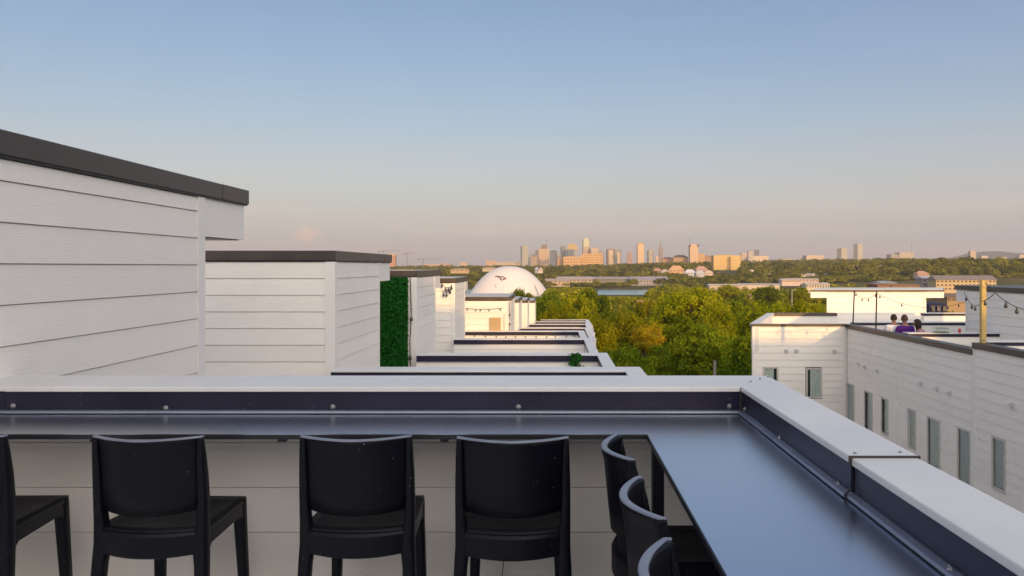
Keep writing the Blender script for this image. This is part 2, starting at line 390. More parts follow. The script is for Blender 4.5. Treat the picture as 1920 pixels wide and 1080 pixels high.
me = bpy.data.meshes.new('ground'); me.from_pydata(v, [], f); me.polygons.foreach_set('use_smooth', [True] * len(f)); me.update()
link('ground', me, m=M['ground'], kind='structure')
MB().poly([(-3000, 925, -31.7), (3000, 925, -31.7), (3000, 1222, -31.7), (-3000, 1222, -31.7)]).obj('river', M['water'], kind='structure')
# far blue ridge
mb = MB(); n = 60; Zh = 8800
for i in range(n + 1):
    px = 1690 + i * 12.0
    y = 488 - 17 * smooth(1740, 1855, px) + 4 * smooth(1875, 1915, px) - 6 * smooth(1930, 2100, px) + 12 * smooth(2150, 2400, px) + 1.2 * noise.noise(Vector((px * .03, 0, 0)))
    x = dx(px, Zh); h = dz(y, Zh)
    mb.v += [(x, Zh - 700, -60), (x, Zh, h), (x, Zh + 900, -60)]
for i in range(n):
    a = i * 3; mb.f += [(a, a + 3, a + 4, a + 1), (a + 1, a + 4, a + 5, a + 2)]
mb.obj('hills', M['hill'], smooth=True, kind='structure')
# alley between the two rows
box('alley_pavement', mat('asphalt', (.06, .06, .06), .9, .2, var=.2, vscale=2), 2.2, 7.6, -40, 22, -12.5, -11.6, kind='structure')

# ------------------------------------------------------------------ our terrace
ZC = E - .54     # cap top
YW = 3.72
XL = -2.695
own = thing('parapet_wall', 'white parapet wall with dark flashing and pale cap behind the bar counter', 'parapet wall', (0, 0, 0))
box('wall_core', M['white'], XL, 1.02, YW + .05, 4.08, 0.002, ZC - .03, own)
siding(own, XL, YW + .045, 'f', .82 - XL, 1.058, .0, first=.13)
# side wall under the right arm
box('wall_core', M['white'], .9, 1.03, -3.0, YW + .04, 0.002, ZC - .03, own)
siding(own, .895, YW + .03, 'l', 5.6, 1.058, 0, first=.13)
def zslab(name, m, pts, z0, z1, parent, bevel=.004): return MB().prism(pts, z0, z1).obj(name, m, parent, bevel=bevel)
# pale caps, mitred at the corner
zslab('cap', M['cap'], [(-2.46, YW - .012), (.838, YW - .012), (1.052, 4.105), (-2.46, 4.105)], ZC - .022, ZC, own)
zslab('cap', M['cap'], [(XL, YW - .014), (-2.457, YW - .014), (-2.457, 4.107), (XL, 4.107)], ZC - .020, ZC + .002, own)
zslab('cap', M['cap'], [(.842, YW - .014), (.842, 2.345), (1.04, 2.345), (1.058, 4.100)], ZC - .020, ZC + .0025, own)
zslab('cap', M['cap'], [(.848, 2.350), (.852, -3.0), (1.06, -3.0), (1.038, 2.350)], ZC - .026, ZC - .0035, own)
box('cap_seam', M['bronze'], .839, 1.042, 2.3445, 2.3492, ZC - .024, ZC + .0032, own)
# flashing: face, small kick-out lip at its foot
zt, zb = ZC - .021, 1.084
def flash_run(axis, a0, a1, c):
    m_ = MB(); l_ = MB()
    prof = [(0, zt), (0, zb + .012), (-.004, zb + .004), (-.018, zb), (-.018, zb - .004), (.012, zb - .004), (.012, zt)]
    faceP = [(0, zt), (0, zb + .004), (.010, zb + .004), (.010, zt)]
    lipP = [(.009, zb + .003), (-.0215, zb - .001), (-.0235, zb - .010), (.009, zb - .010)]
    for P_, mb_ in ((faceP, m_), (lipP, l_)):
        secs = []
        for t in (a0, a1):
            if axis == 'x': secs.append([(t, c + p, z) for p, z in P_])
            else: secs.append([(c + p, t, z) for p, z in P_])
        mb_.loft(secs)
    m_.obj('flashing', M['flash'], own, fix=True, bevel=.002); l_.obj('flashing_lip', M['lip'], own, fix=True, bevel=.0015)
flash_run('x', XL, -2.464, YW); flash_run('x', -2.461, .84, YW - .002)
flash_run('y', 2.352, YW - .004, .85); flash_run('y', -3.0, 2.342, .856)
MB().tube([(.848, 2.347, zt), (.846, 2.347, zb + .02), (.826, 2.347, zb - .006)], .0028, 6).obj('seam_bead', M['black'], own)
box('corner_bead', M['bronze'], .838, .848, YW - .012, YW - .002, zb, zt, own)
for px, py in ((25, 761), (311, 765), (624, 763), (972, 763), (1368, 762)):
    link('screw', SCREW, own, loc=(dx(px, YW), YW - .003, dz(py, YW)))
for px, py in ((1398, 767), (1463, 822), (1573, 909), (1783, 1070)):
    Z = .85 * F / (px - 1037); link('screw', SCREW, own, loc=(.848, Z, dz(py, Z)), rot=(0, 0, -pi / 2))
for px, py in ((1440, 708), (1425, 712), (1408, 717)):
    Z = .54 * F / (py - 500); link('screw', SCREW, own, loc=(dx(px, Z), Z, ZC + .003), rot=(-pi / 2, 0, 0), scale=(.6, .6, .6))
for px, py in ((1688, 850), (1603, 852)):
    Z = .54 * F / (py - 500); link('screw', SCREW, own, loc=(dx(px, Z), Z, ZC + .003), rot=(-pi / 2, 0, 0), scale=(.5, .5, .5))
MB().tube([(dx(932, 3.72), 3.735, .56), (dx(936, 3.72), 3.725, .46), (dx(944, 3.72), 3.72, .40), (dx(941, 3.72), 3.722, .33), (dx(950, 3.72), 3.72, .1)], .0018, 5).obj('loose_cord', M['edge'], own)
MB().poly([(-6, -3, 0), (1.0, -3, 0), (1.0, 4, 0), (-6, 4, 0)]).obj('terrace_floor', M['deck'], kind='structure')

# L-shaped bar counter
bar = thing('bar_counter', 'dark metal L-shaped bar counter running along the parapet and down the right side', 'bar counter', (0, 0, 0))
box('counter_top', M['counter'], XL, .845, 3.258, YW - .0, 1.056, 1.070, bar, label='back run of the dark metal counter')
box('counter_top', M['counter'], .372, .846, -1.2, 3.2565, 1.0555, 1.0695, bar, label='right run of the dark metal counter')
box('front_edge', M['edge'], XL, .374, 3.2545, 3.2575, 1.050, 1.0675, bar)
box('front_edge', M['edge'], .3685, .3715, -1.2, 3.254, 1.050, 1.0675, bar)
box('leg', M['edge'], .380, .425, 3.16, 3.205, 0.002, 1.055, bar, bevel=.002)
box('leg', M['edge'], .380, .425, .4, .445, 0.002, 1.055, bar, bevel=.002)
for X in (-1.85, -1.1, -.45):
    MB().prism([(YW + .02, 1.054), (3.36, 1.054), (3.36, 1.035), (YW + .02, .80)], 0, .03).obj('bracket', M['edge'], bar, loc=(X + .015, 0, 0), rot=(pi / 2, 0, pi / 2)) if False else \
    box('bracket', M['edge'], X, X + .03, 3.30, YW + .02, 1.030, 1.0552, bar)

# ------------------------------------------------------------------ bar stools
def rrect(cx, cy, z, hx, hy, r=.35, n=3):
    pts = []
    for qx, qy, a0 in ((1, 1, 0), (-1, 1, 90), (-1, -1, 180), (1, -1, 270)):
        rr = min(hx, hy) * r
        for k in range(n):
            a = radians(a0 + 90 * k / (n - 1)); pts.append((cx + qx * (hx - rr) + rr * cos(a), cy + qy * (hy - rr) + rr * sin(a), z))
    return pts
def make_stool():
    t = thing('bar_stool', '', 'bar stool')
    R_ = M['resin']
    # rear posts: leg below, back post above
    for s in (-1, 1):
        secs = []
        for z, hx, hy, x, y in ((0, .017, .020, .232, -.262), (.30, .020, .023, .226, -.238), (.62, .024, .027, .217, -.208), (.70, .027, .030, .213, -.200),
                                (.78, .020, .026, .213, -.200), (.86, .016, .026, .213, -.202), (.95, .016, .024, .212, -.210), (1.04, .013, .019, .209, -.222), (1.092, .011, .013, .207, -.230), (1.096, .010, .012, .207, -.230)):
            secs.append(rrect(s * (x - hx), y, z, hx, hy, .55))
        MB().loft(secs).obj('leg', R_, t, smooth=True, fix=True)
    for s in (-1, 1):
        secs = []
        for z, hx, hy, x, y in ((0, .016, .018, .205, .232), (.35, .019, .021, .200, .215), (.66, .023, .026, .194, .196), (.735, .026, .028, .194, .190), (.752, .022, .024, .192, .188)):
            secs.append(rrect(s * (x - hx), y, z, hx, hy, .5))
        MB().loft(secs).obj('leg', R_, t, smooth=True, fix=True)
    # backrest shell, bowed towards the sitter's back
    secs = []
    for i in range(25):
        u = -1 + i / 12; x = u * .190; y = -.226 - .072 * (1 - u * u)
        lo = .826 - .012 * (1 - u * u); hi = 1.100 - .004 * (1 - abs(u))
        def yy(z): return y + .030 * (1.10 - z) / .30 * 1.0
        sec = []
        th = .0065; tr = .012
        for d, z in ((-th, lo), (-th, lo + .08), (-th, hi - .05), (-th - .002, hi - .030), (-tr, hi - .018), (-tr, hi - .006), (-tr + .004, hi), (0, hi + .002), (tr - .004, hi), (tr, hi - .006), (tr, hi - .018), (th + .002, hi - .030), (th, hi - .05), (th, lo + .08), (th, lo)):
            sec.append((x, yy(z) + d, z))
        secs.append(sec)
    MB().loft(secs).obj('backrest', R_, t, smooth=True, fix=True)
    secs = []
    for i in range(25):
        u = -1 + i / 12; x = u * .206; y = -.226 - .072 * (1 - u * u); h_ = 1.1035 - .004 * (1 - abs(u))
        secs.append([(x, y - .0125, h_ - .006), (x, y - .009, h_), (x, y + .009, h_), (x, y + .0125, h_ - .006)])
    MB().loft(secs).obj('top_rim', M['rim'], t, smooth=False, fix=True, bevel=.002, label='sun faded grey top rim with sky sheen in its colour')
    # seat, slightly dished
    g = []; nU, nV = 13, 11; mb = MB()
    for j in range(nV):
        vv = j / (nV - 1); y = -.205 + vv * .415; hw = .206 - .016 * vv
        for i in range(nU):
            u = -1 + 2 * i / (nU - 1)
            bow = -.045 * (1 - u * u) * max(0, 1 - vv * 3)
            z = .758 - .010 * (1 - u ** 4) * (1 - (2 * vv - 1) ** 4)
            mb.v.append((u * hw, y + bow, z))
    for j in range(nV - 1):
        for i in range(nU - 1): a = j * nU + i; mb.f.append((a, a + 1, a + nU + 1, a + nU))
    o = mb.obj('seat', R_, t, smooth=True); so = o.modifiers.new('solid', 'SOLIDIFY'); so.thickness = .022; so.offset = -1
    # rails under the seat
    secs = []
    for i in range(17):
        u = -1 + i / 8; x = u * .190; y = -.205 - .050 * (1 - u * u); top = .748; bot = .664 - .008 * (1 - u * u) + .0 - .05 * max(0, abs(u) - .86)
        secs.append([(x, y - .014, bot), (x, y - .017, bot + .01), (x, y - .017, top - .012), (x, y - .010, top), (x, y + .014, top), (x, y + .014, bot)])
    MB().loft(secs).obj('rail', R_, t, smooth=False, fix=True, bevel=.003)
    for s in (-1, 1):
        secs = []
        for y, xx, b in ((-.185, .205, .655), (-.15, .205, .682), (.14, .193, .690), (.175, .191, .665)):
            x = s * xx; secs.append([(x - s * .028, y, b), (x, y, b), (x, y, .745), (x - s * .006, y, .754), (x - s * .028, y, .754)])
        MB().loft(secs).obj('rail', R_, t, fix=True, bevel=.003)
    secs = []
    for u in (-1, -.85, 0, .85, 1): x = u * .168; b = .690 - .03 * (abs(u) > .9); secs.append([(x, .180, b), (x, .210, b), (x, .210, .746), (x, .180, .746)])
    MB().loft(secs).obj('rail', R_, t, fix=True, bevel=.003)
    MB().tube([(-.2, .222, .28), (.2, .222, .28)], .013, 8).obj('foot_bar', R_, t)
    MB().tube([(-.213, -.235, .34), (-.196, .215, .34)], .012, 8).obj('foot_bar', R_, t)
    MB().tube([(.213, -.235, .34), (.196, .215, .34)], .012, 8).obj('foot_bar', R_, t)
    return t
def dup(root, loc, rz):
    r = root.copy(); COL.objects.link(r); r.location = loc; r.rotation_euler = (0, 0, rz)
    for ch in list(root.children):
        c = ch.copy(); COL.objects.link(c); c.parent = r
        for g_ in list(ch.children):
            d_ = g_.copy(); COL.objects.link(d_); d_.parent = c
    return r
stool = make_stool()
ST = [((-2.245, 3.30), .02, 'black bar stool cut off by the left edge, facing the back counter'),
      ((-1.495, 3.295), -.03, 'second black bar stool from the left at the back counter'),
      ((-.735, 3.30), .015, 'black plastic bar stool at the middle of the back counter'),
      ((-.150, 3.275), .005, 'black bar stool at the back counter nearest to the counter corner'),
      ((.478, 2.905), -pi / 2 + .03, 'black plastic bar stool drawn up sideways to the right counter, nearest the back wall'),
      ((.492, 2.275), -pi / 2 + .04, 'middle one of the three black bar stools at the right counter run'),
      ((.485, 1.70), -pi / 2 - .03, 'black bar stool closest to the camera at the right counter, only its top showing')]
for i, ((x, y), rz, lab) in enumerate(ST):
    o = stool if i == 0 else dup(stool, (x, y, 0), rz)
    o.location = (x, y, .001); o.rotation_euler = (0, 0, rz); o['label'] = lab; o['group'] = 'black bar stools at the terrace counter'

# ------------------------------------------------------------------ our row of townhouses
def party(t, yf, xl, xr, zc, w=.39, boards=True, hdeck=1.05):
    zc = E + zc
    box('wall_core', M['white'], xl, xr + .19, yf + .02, yf + w - .01, zc - hdeck, zc - .03, t)
    siding(t, xl, yf + .018, 'f', xr - xl, zc - .125, zc - hdeck, first=.15, joined=not boards)
    box('cap', M['cap'], xl, xr + .21, yf, yf + w, zc - .020, zc, t, bevel=.004)
    box('flashing', M['flash'], xl + .002, xr, yf - .004, yf + .016, zc - .13, zc - .021, t)
    box('flashing_lip', M['lip'], xl + .002, xr, yf - .020, yf + .014, zc - .138, zc - .131, t)
def side_parapet(t, y0, y1, xr, zc, hdeck=1.05):
    zc = E + zc
    box('wall_core', M['white'], xr + .02, xr + .185, y0, y1, zc - hdeck, zc - .03, t)
    box('cap', M['cap'], xr - .002, xr + .213, y0, y1, zc - .022, zc - .0025, t, bevel=.004)
    box('flashing', M['flash'], xr - .004, xr + .016, y0, y1, zc - .13, zc - .023, t)
def bulkhead(t, xl, xr, yf, ln, ztop, zbot, oh=.85, boards=True, cop=.12, first=EXPO, side_first=None, fas=.31, front_boards=None):
    zt_ = E + ztop; zb_ = E + zbot; zw = zt_ - cop
    box('wall_core', M['white'], xl + .01, xr - .012, yf + .012, yf + ln - .01, zb_, zw, t)
    j = not boards
    siding(t, xl, yf, 'f', xr - xl - .1, zw - .02, zb_, first=first, joined=j if front_boards is None else not front_boards)
    siding(t, xr, yf + .1, 'r', ln - .22, zw - .02, zb_, first=side_first or first, joined=j)
    # corner boards
    box('corner_trim', M['trim'], xr - .099, xr + .022, yf - .022, yf + .099, zb_, zw - .003, t)
    box('corner_trim', M['trim'], xr - .1, xr + .020, yf + ln - .119, yf + ln, zb_, zw - .003, t)
    # overhanging roof: pale fascia, soffit, dark coping
    box('fascia', M['trim'], xl, xr + .004, yf + ln + .001, yf + ln + oh, zw - fas, zw - .002, t)
    box('soffit', M['bronze'], xl + .03, xr - .03, yf + ln + .03, yf + ln + oh - .03, zw - fas - .008, zw - fas - .001, t)
    box('coping', M['bronze'], xl - .03, xr + .034, yf - .034, yf + ln + .30, zw, zt_, t, bevel=.004)
    box('coping', M['bronze'], xl - .03, xr + .037, yf + ln + .303, yf + ln + oh + .034, zw - .001, zt_ + .001, t, bevel=.004)
    box('roof', M['membrane'], xl + .05, xr - .05, yf + .05, yf + ln + oh - .05, zt_ - .001, zt_ + .006, t)
    box('drip_edge', M['black'], xl - .02, xr + .026, yf - .026, yf + ln + oh + .026, zw - .014, zw - .001, t)

GR = 'white terraced townhouses of our row'
def body(t, xl, xr, y0, y1, ztop, zg=-14.5):
    box('wall', M['white'], xl, xr, y0, y1, zg, ztop, t)
    siding(t, xr + .004, y0 + .05, 'r', y1 - y0 - .1, ztop - .01, -12, joined=True)
# unit list: party wall front distance, cap height, right inner x, bulkhead right x, its top
P = [None,
     dict(y=9.69, zc=-1.22, xr=.85, xl=dx(620, 9.69), bx=-2.70, bt=.665, y0=4.11, x0=-2.7),
     dict(y=15.85, zc=-1.69, xr=.85, xl=dx(780.6, 15.85), bx=-2.68, bt=.195, y0=10.08),
     dict(y=22.2, zc=-1.95, xr=.83, xl=dx(850.6, 22.2), bx=-2.70, bt=-.075, y0=16.24),
     dict(y=28.0, zc=-2.19, xr=.85, xl=-3.05, bx=-2.70, bt=-.315, y0=22.6),
     dict(y=34.0, zc=-2.53, xr=dx(1096, 34), xl=dx(975, 34), bx=dx(955.6, 28.4), bt=-1.04, y0=28.4),
     dict(y=40.0, zc=-2.79, xr=dx(1097, 40), xl=dx(991.5, 40), bx=dx(972, 34.4), bt=-1.37, y0=34.4),
     dict(y=46.0, zc=-3.07, xr=dx(1097, 46), xl=dx(1004, 46), bx=dx(988, 40.4), bt=-1.64, y0=40.4),
     dict(y=52.0, zc=-3.35, xr=dx(1098, 52), xl=dx(1014, 52), bx=dx(1002, 46.4), bt=-1.90, y0=46.4)]
labs = ['', 'nearest white townhouse, its tall lap sided stair box filling the left of the view',
        'white townhouse roof whose stair box faces us squarely, just beyond the tall left wall',
        'white townhouse roof with a green ivy panel on the face of its stair box',
        'white townhouse roof whose half sunlit stair box stands just left of the white dome',
        'sunlit cream townhouse roof with a tan panel on its stair box below the dome',
        'white townhouse roof just behind the one with the tan panel',
        'white townhouse roof last but one in our row going away',
        'farthest white townhouse roof of our row, its parapet ending at the trees']
units = []
for k in range(1, 9):
    p = P[k]; y0 = p['y0']
    t = thing('townhouse', labs[k], 'townhouse', (0, 0, 0), group=GR); units.append(t)
    near = k <= 5
    deck = E + p['zc'] - 1.05
    body(t, -9.0, p['xr'] + .17, y0 - .02, p['y'] + .40, deck - .02)
    MB().poly([(-9, y0 - .02, deck), (p['xr'] + .1, y0 - .02, deck), (p['xr'] + .1, p['y'] + .1, deck), (-9, p['y'] + .1, deck)]).obj('roof_deck', M['membrane'], t)
    party(t, p['y'], p['xl'], p['xr'], p['zc'], boards=k <= 4)
    side_parapet(t, y0, p['y'] - .003, p['xr'] - .003, p['zc'])
    ln = 2.35 if k == 1 else 2.55
    if k == 1:
        bulkhead(t, -7.5, -2.70, 2.0, 6.37 - 2.0, .665, -2.4, oh=.84, first=.108, side_first=.108, fas=.31)
    else:
        bulkhead(t, -7.2 if k < 5 else -6.5, p['bx'], y0 + .02, 2.6 if k < 5 else 3.4, p['bt'], p['zc'] - 1.3, boards=k <= 4, front_boards=(k <= 5),
                 fas=.30 if k < 5 else .2, oh=.85 if k < 5 else .25)
# end parapet / flank of the second half of the row
u = units[3]
# ivy panel on stair box 3 : thousands of small leaves on a backing
def leaf_cards(n, sampler, size, m, name, parent=None, label=None, kind='stuff', aspect=.55, up=0.0, seed=1):
    rng = np.random.default_rng(seed)
    c, nrm = sampler(n, rng)
    d = rng.normal(size=(n, 3)); nn = nrm + d * .8; nn /= np.linalg.norm(nn, axis=1)[:, None]
    a = rng.normal(size=(n, 3)); uu = np.cross(nn, a); uu /= np.linalg.norm(uu, axis=1)[:, None] + 1e-9; ww = np.cross(nn, uu)
    s = size * (.6 + .8 * rng.random(n))[:, None]
    v = np.stack([c - uu * s, c - ww * s * aspect, c + uu * s, c + ww * s * aspect], 1).reshape(-1, 3)
    return quads(v, n, m, name, parent, kind, label)
def quads(v, n, m, name, parent=None, kind=None, label=None, tint=None):
    me = bpy.data.meshes.new(name); me.vertices.add(4 * n); me.vertices.foreach_set('co', v.astype(np.float32).ravel())
    me.loops.add(4 * n); me.loops.foreach_set('vertex_index', np.arange(4 * n, dtype=np.int32)); me.polygons.add(n)
    me.polygons.foreach_set('loop_start', np.arange(0, 4 * n, 4, dtype=np.int32)); me.update(calc_edges=True); me.validate()
    if tint is not None: at = me.attributes.new('tint', 'FLOAT', 'FACE'); at.data.foreach_set('value', tint.astype(np.float32))
    if m: me.materials.append(m)
    if name is None: return me
    return link(name, me, parent, kind=kind, label=label)
ivy = thing('ivy_panel', 'tall artificial ivy hedge panel hanging on the white wall beside the stair box', 'hedge panel', (0, 0, 0))
IX0, IX1, IY = -3.65, dx(764, 16.2), 16.2
iz0, iz1 = E - 2.02, E - .215
box('backing', M['dark'], IX0, IX1, IY + .0, IY + .03, iz0, iz1, ivy)
def ivs(n, rng):
    c = np.empty((n, 3)); c[:, 0] = rng.uniform(IX0, IX1 + .01, n); c[:, 1] = IY - .01 - np.abs(rng.normal(0, .03, n)); c[:, 2] = rng.uniform(iz0, iz1, n)
    return c, np.tile([0, -1, .3], (n, 1))
leaf_cards(9000, ivs, .026, M['hedge'], 'leaves', ivy)

# string light down the corner of stair box 3 and others
string_light([(dx(769, 16.1), 16.10, E - .20), (dx(771, 16.1), 16.12, E - .9), (dx(768, 16.1), 16.12, E - 1.5), (dx(770, 16.1), 16.1, E - 2.0)],
             'black string light hanging straight down beside the ivy panel', [.36, .80], r=.010, br=.035)
Zs = 22.4
string_light(sag((dx(826, Zs), Zs, dz(528, Zs)), (dx(848, Zs), Zs - .05, dz(534, Zs)), .12, 5), 'black bulbs looped at the top corner of the stair box left of the dome', [.1, .45, .7, .95], br=.035)
string_light(sag((dx(828, Zs), Zs, dz(545, Zs)), (dx(847, Zs), Zs - .05, dz(538, Zs)), .10, 5), 'lower loop of black bulbs on the stair box left of the dome', [.2, .5, .85], br=.035)
Zs = 28.25
string_light(sag((dx(871, Zs), Zs, dz(578, Zs)), (dx(942, Zs), Zs, dz(578, Zs)), .03, 8), 'black string light strung level across the sunlit stair box above its tan panel', [.08, .3, .42, .65, .95], r=.009, br=.022)
string_light([(dx(955, Zs), Zs - .01, dz(566, Zs)), (dx(956, Zs), Zs - .01, dz(600, Zs)), (dx(955, Zs), Zs, dz(622, Zs))], 'thin black string light down the corner of the sunlit stair box', [.3, .6], r=.012, br=.03)
string_light(sag((dx(880, 27.9), 27.9, dz(627, 27.9)), (dx(1082, 27.9), 27.9, dz(627, 27.9)), .06, 10), 'string light along the low parapet in front of the tan panel', [.05, .15, .25, .34, .43, .52, .62, .72, .8, .9, .97], r=.004, br=.020)
box('panel', M['tan'], dx(918, 28.38), dx(939, 28.38), 28.33, 28.39, dz(640, 28.36), dz(595.5, 28.36), units[4], label='tan ribbed panel')
box('downpipe', M['vent'], dx(945, 28.36), dx(947, 28.36), 28.33, 28.37, dz(640, 28.36), dz(588, 28.36), units[4])

# faint potted plant hanging over a party wall
pl = thing('hanging_plant', 'small green trailing plant hanging over the dark parapet flashing', 'plant', (dx(1079, 15.75), 15.75, E - 1.7))
def pls(n, rng):
    t_ = rng.random(n); c = np.stack([rng.normal(0, .05, n) + .03 * np.sin(t_ * 9), -.05 + rng.normal(0, .035, n), .05 - .30 * t_], 1); return c, np.tile([0, -1, .4], (n, 1))
MB().box(-.04, .04, -.06, -.02, -.27, .02).obj('stem', M['dark'], pl)
leaf_cards(420, pls, .028, M['hedge'], 'foliage', pl)

# ------------------------------------------------------------------ added row of shadow casters behind the camera, and our own house
up = thing('townhouse', 'unseen white row behind the terrace, added to cast the evening shade', 'townhouse', (0, 0, 0))
D = 16.0
prof = [(-30, 8.40, 4.95), (8.42, 10.40, 3.95), (10.42, 12.0, 4.28), (12.02, 14.3, 4.95), (14.32, 18.50, 4.18), (18.52, 19.35, 3.45), (19.37, 46, 4.95)]  # rooflines stepped to place the shadow edges
for i_, (a, b_, tz) in enumerate(prof):
    box('wall', M['white'], a, b_, -D - 8, -D - .42, -9, E + 3.1, up)
    box('parapet', M['white'], a, b_, -D - .4, -D, -9, E + tz, up)
    box('coping', M['bronze'], a, b_, -D - .42, -D + .02, E + tz + .002, E + tz + .04, up)
ow = thing('townhouse', 'our own white townhouse with its stair box behind the terrace', 'townhouse', (0, 0, 0))
box('wall', M['white'], -9, 1.0, -6, 4.09, -13, -.02, ow)
bulkhead(ow, -8.5, -3.4, -3.4, 2.4, 1.13, -1.6, oh=.4)

# ------------------------------------------------------------------ right-hand row
RX = 8.53; RT = E - 1.67
rwin = random.Random(4)
def window(t, axis, x, y, w, h, ztop, sill=None):
    """frame, recessed curtain and glass; x,y = start corner on the wall plane"""
    rz = {'f': 0, 'l': -pi / 2}[axis]
    f_ = MB(); fw = .045
    f_.box(-fw, 0, -.028, .05, -h - fw, fw); f_.box(w, w + fw, -.028, .05, -h - fw, fw)
    f_.box(0, w, -.0275, .05, 0, fw); f_.box(0, w, -.034, .05, -h - fw, -h)
    fo = f_.obj('window', M['frame'], t, loc=(x, y, ztop), rot=(0, 0, rz))
    MB().poly([(0, .008, -h), (w, .008, -h), (w, .008, 0), (0, .008, 0)]).obj('pane', M['glass'], fo)
    MB().poly([(0, .052, -h), (w, .052, -h), (w, .052, 0), (0, .052, 0)]).obj('unlit_room_sheet', M['dark'], fo)  # dark sheet, the unlit interior put into its colour
    c = MB(); nf = 10; c0, c1 = rwin.choice(((.0, 1.0), (.0, .78), (.22, 1.0), (.30, 1.0), (.0, .70)))
    for i in range(nf):
        a = w * (c0 + (c1 - c0) * i / nf); b_ = w * (c0 + (c1 - c0) * (i + 1) / nf); ya = .016 + .010 * (i % 2); yb = .016 + .010 * ((i + 1) % 2)
        c.poly([(a, ya, -h), (b_, yb, -h), (b_, yb, -.01), (a, ya, -.01)])
    c.obj('curtain', M['curtain'], fo)
    return fo
def vent(t, axis, x, y, z, s=1.0):
    rz = {'f': 0, 'l': -pi / 2}[axis]
    m_ = MB(); m_.box(-.07 * s, .07 * s, -.026, 0, -.07 * s, .07 * s)
    m_.prism([(-.05 * s, -.085), (.05 * s, -.085), (.05 * s, -.02), (-.05 * s, -.02)], .0, .045 * s)
    m_.obj('wall_vent', M['vent'], t, loc=(x, y, z), rot=(0, 0, rz))

YS = 16.76   # step between the two right-hand houses
hr = thing('townhouse', 'white townhouse across the alley with sunlit gable end and three people on its roof', 'townhouse', (0, 0, 0), group='white townhouses across the alley')
A = (5.80, 24.0); B = (dx(1440, 29.75), 29.75)
hz = RT
MB().prism([(A[0] + .06, 24.07), (RX + .07, 24.07), (RX + .02, 30.5), (B[0] + .2, 30.5), (B[0] + .02, 29.75)], -15, RT - .75).obj('wall', M['white'], hr, fix=True)
box('wall', M['white'], RX + .07, RX + 9, YS, 29.8, -15, RT - .95, hr)
# front face (towards us)
siding(hr, A[0], 24.0, 'f', RX - A[0] - .1, RT - .07, E - 4.9, first=.16,
       cut=[(.03 + dx(1429, 24) - A[0], dx(1456, 24) - A[0] + .03, dz(745, 24), dz(688, 24)), (dx(1510, 24) - A[0], dx(1541, 24) - A[0], dz(745, 24), dz(688, 24))])
siding(hr, A[0], 24.0, 'f', RX - A[0] - .1, E - 4.9, -13, joined=True)
box('corner_trim', M['trim'], RX - .10, RX + .1, 23.978, 24.08, -13, RT - .071, hr)
box('corner_trim', M['trim'], A[0] - .02, A[0] + .06, 23.975, 24.05, -13, RT - .071, hr)
window(hr, 'f', dx(1433, 24), 23.998, .36, .86, dz(691, 24)); window(hr, 'f', dx(1514, 24), 23.998, .37, .78, dz(693, 24))
for px, py in ((1474, 658), (1493, 658), (1564, 659)): vent(hr, 'f', dx(px, 24), 23.99, dz(py, 24), .8)
# parapet ring of the skewed roof corner
def wallseg(t, p, q, z0, z1, th, name, m, cap=None):
    p = Vector(p); q = Vector(q); d = (q - p).normalized(); n_ = Vector((-d.y, d.x)) * th
    return MB().prism([tuple(p), tuple(q), tuple(q + n_), tuple(p + n_)], z0, z1).obj(name, m, t, fix=True)
wallseg(hr, (5.80, 24.02), (RX, 24.02), RT - .75, RT - .062, .16, 'parapet', M['white'])
wallseg(hr, (5.78, 23.965), (RX - .03, 23.965), RT - .06, RT + .0, .26, 'coping', M['bronze'])
wallseg(hr, B, A, RT - .75, RT - .062, .16, 'parapet', M['white'])
wallseg(hr, (B[0] - .03, B[1]), (A[0] - .03, A[1] + .24), RT - .061, RT + .003, .24, 'coping', M['cap'])
wallseg(hr, (B[0], 29.70), (10.2, 29.70), RT - .75, RT - .10, .16, 'parapet', M['white'])
wallseg(hr, (B[0], 29.66), (10.2, 29.66), RT - .10, RT + .004, .24, 'coping', M['bronze'])
# long flank wall along the alley, seen in shade
WIN = [(1590, 1602, 722, 1.07), (1623, 1636, 737, 1.08), (1655, 1665.5, 749, .86), (1705, 1717, 771, .84), (1742, 1762.5, 788, 1.06), (1799, 1820, 808, 1.06), (1864, 1885, 825, .93)]
cuts = []; wl = []
for a, b_, ty, h in WIN:
    Z1 = RX * F / (a - 1037); Z0 = RX * F / (b_ - 1037); Zm = (Z0 + Z1) / 2
    zt_ = dz(ty, Zm); wl.append((Z0, Z1, zt_, h)); cuts.append((Z0, Z1, zt_ - h, zt_))
def flank(t, y0, y1, zt_, zlow):
    cc = [(y1 - b_ - .0, y1 - a, c, d) for a, b_, c, d in cuts if a > y0 and b_ < y1 + .2]
    siding(t, RX, y1, 'l', y1 - y0, zt_, zlow, first=.16, cut=cc)
    siding(t, RX, y1, 'l', y1 - y0, zlow, -13, joined=True)
flank(hr, YS + .1, 23.9, RT - .12, E - 5.0)
for a, b_, c, h in wl:
    if b_ > YS: window(hr, 'l', RX - .002, b_, b_ - a, h, c)
box('wall', M['white'], RX + .06, RX + .17, YS, 23.98, -13, RT - .1, hr)
box('coping', M['bronze'], RX - .045, RX + .20, YS + .002, 24.2, RT - .12, RT + .002, hr, bevel=.004)
for Zj in (20.35, 20.75 + .9): box('control_joint', M['trim'], RX - .020, RX - .004, Zj, Zj + .03, -13, RT - .12, hr) if Zj == 20.35 else None
for px, py in ((1612, 683), (1623, 688), (1647, 696), (1729, 720), (1760, 730), (1783, 738)):
    Z = RX * F / (px - 1037); vent(hr, 'l', RX - .012, Z, dz(py, Z), .7)
hn = thing('townhouse', 'nearer white townhouse across the alley, cut off by the right edge', 'townhouse', (0, 0, 0), group='white townhouses across the alley')
RT2 = E - 1.535
flank(hn, 3.0, YS - .003, RT2 - .12, E - 5.4)
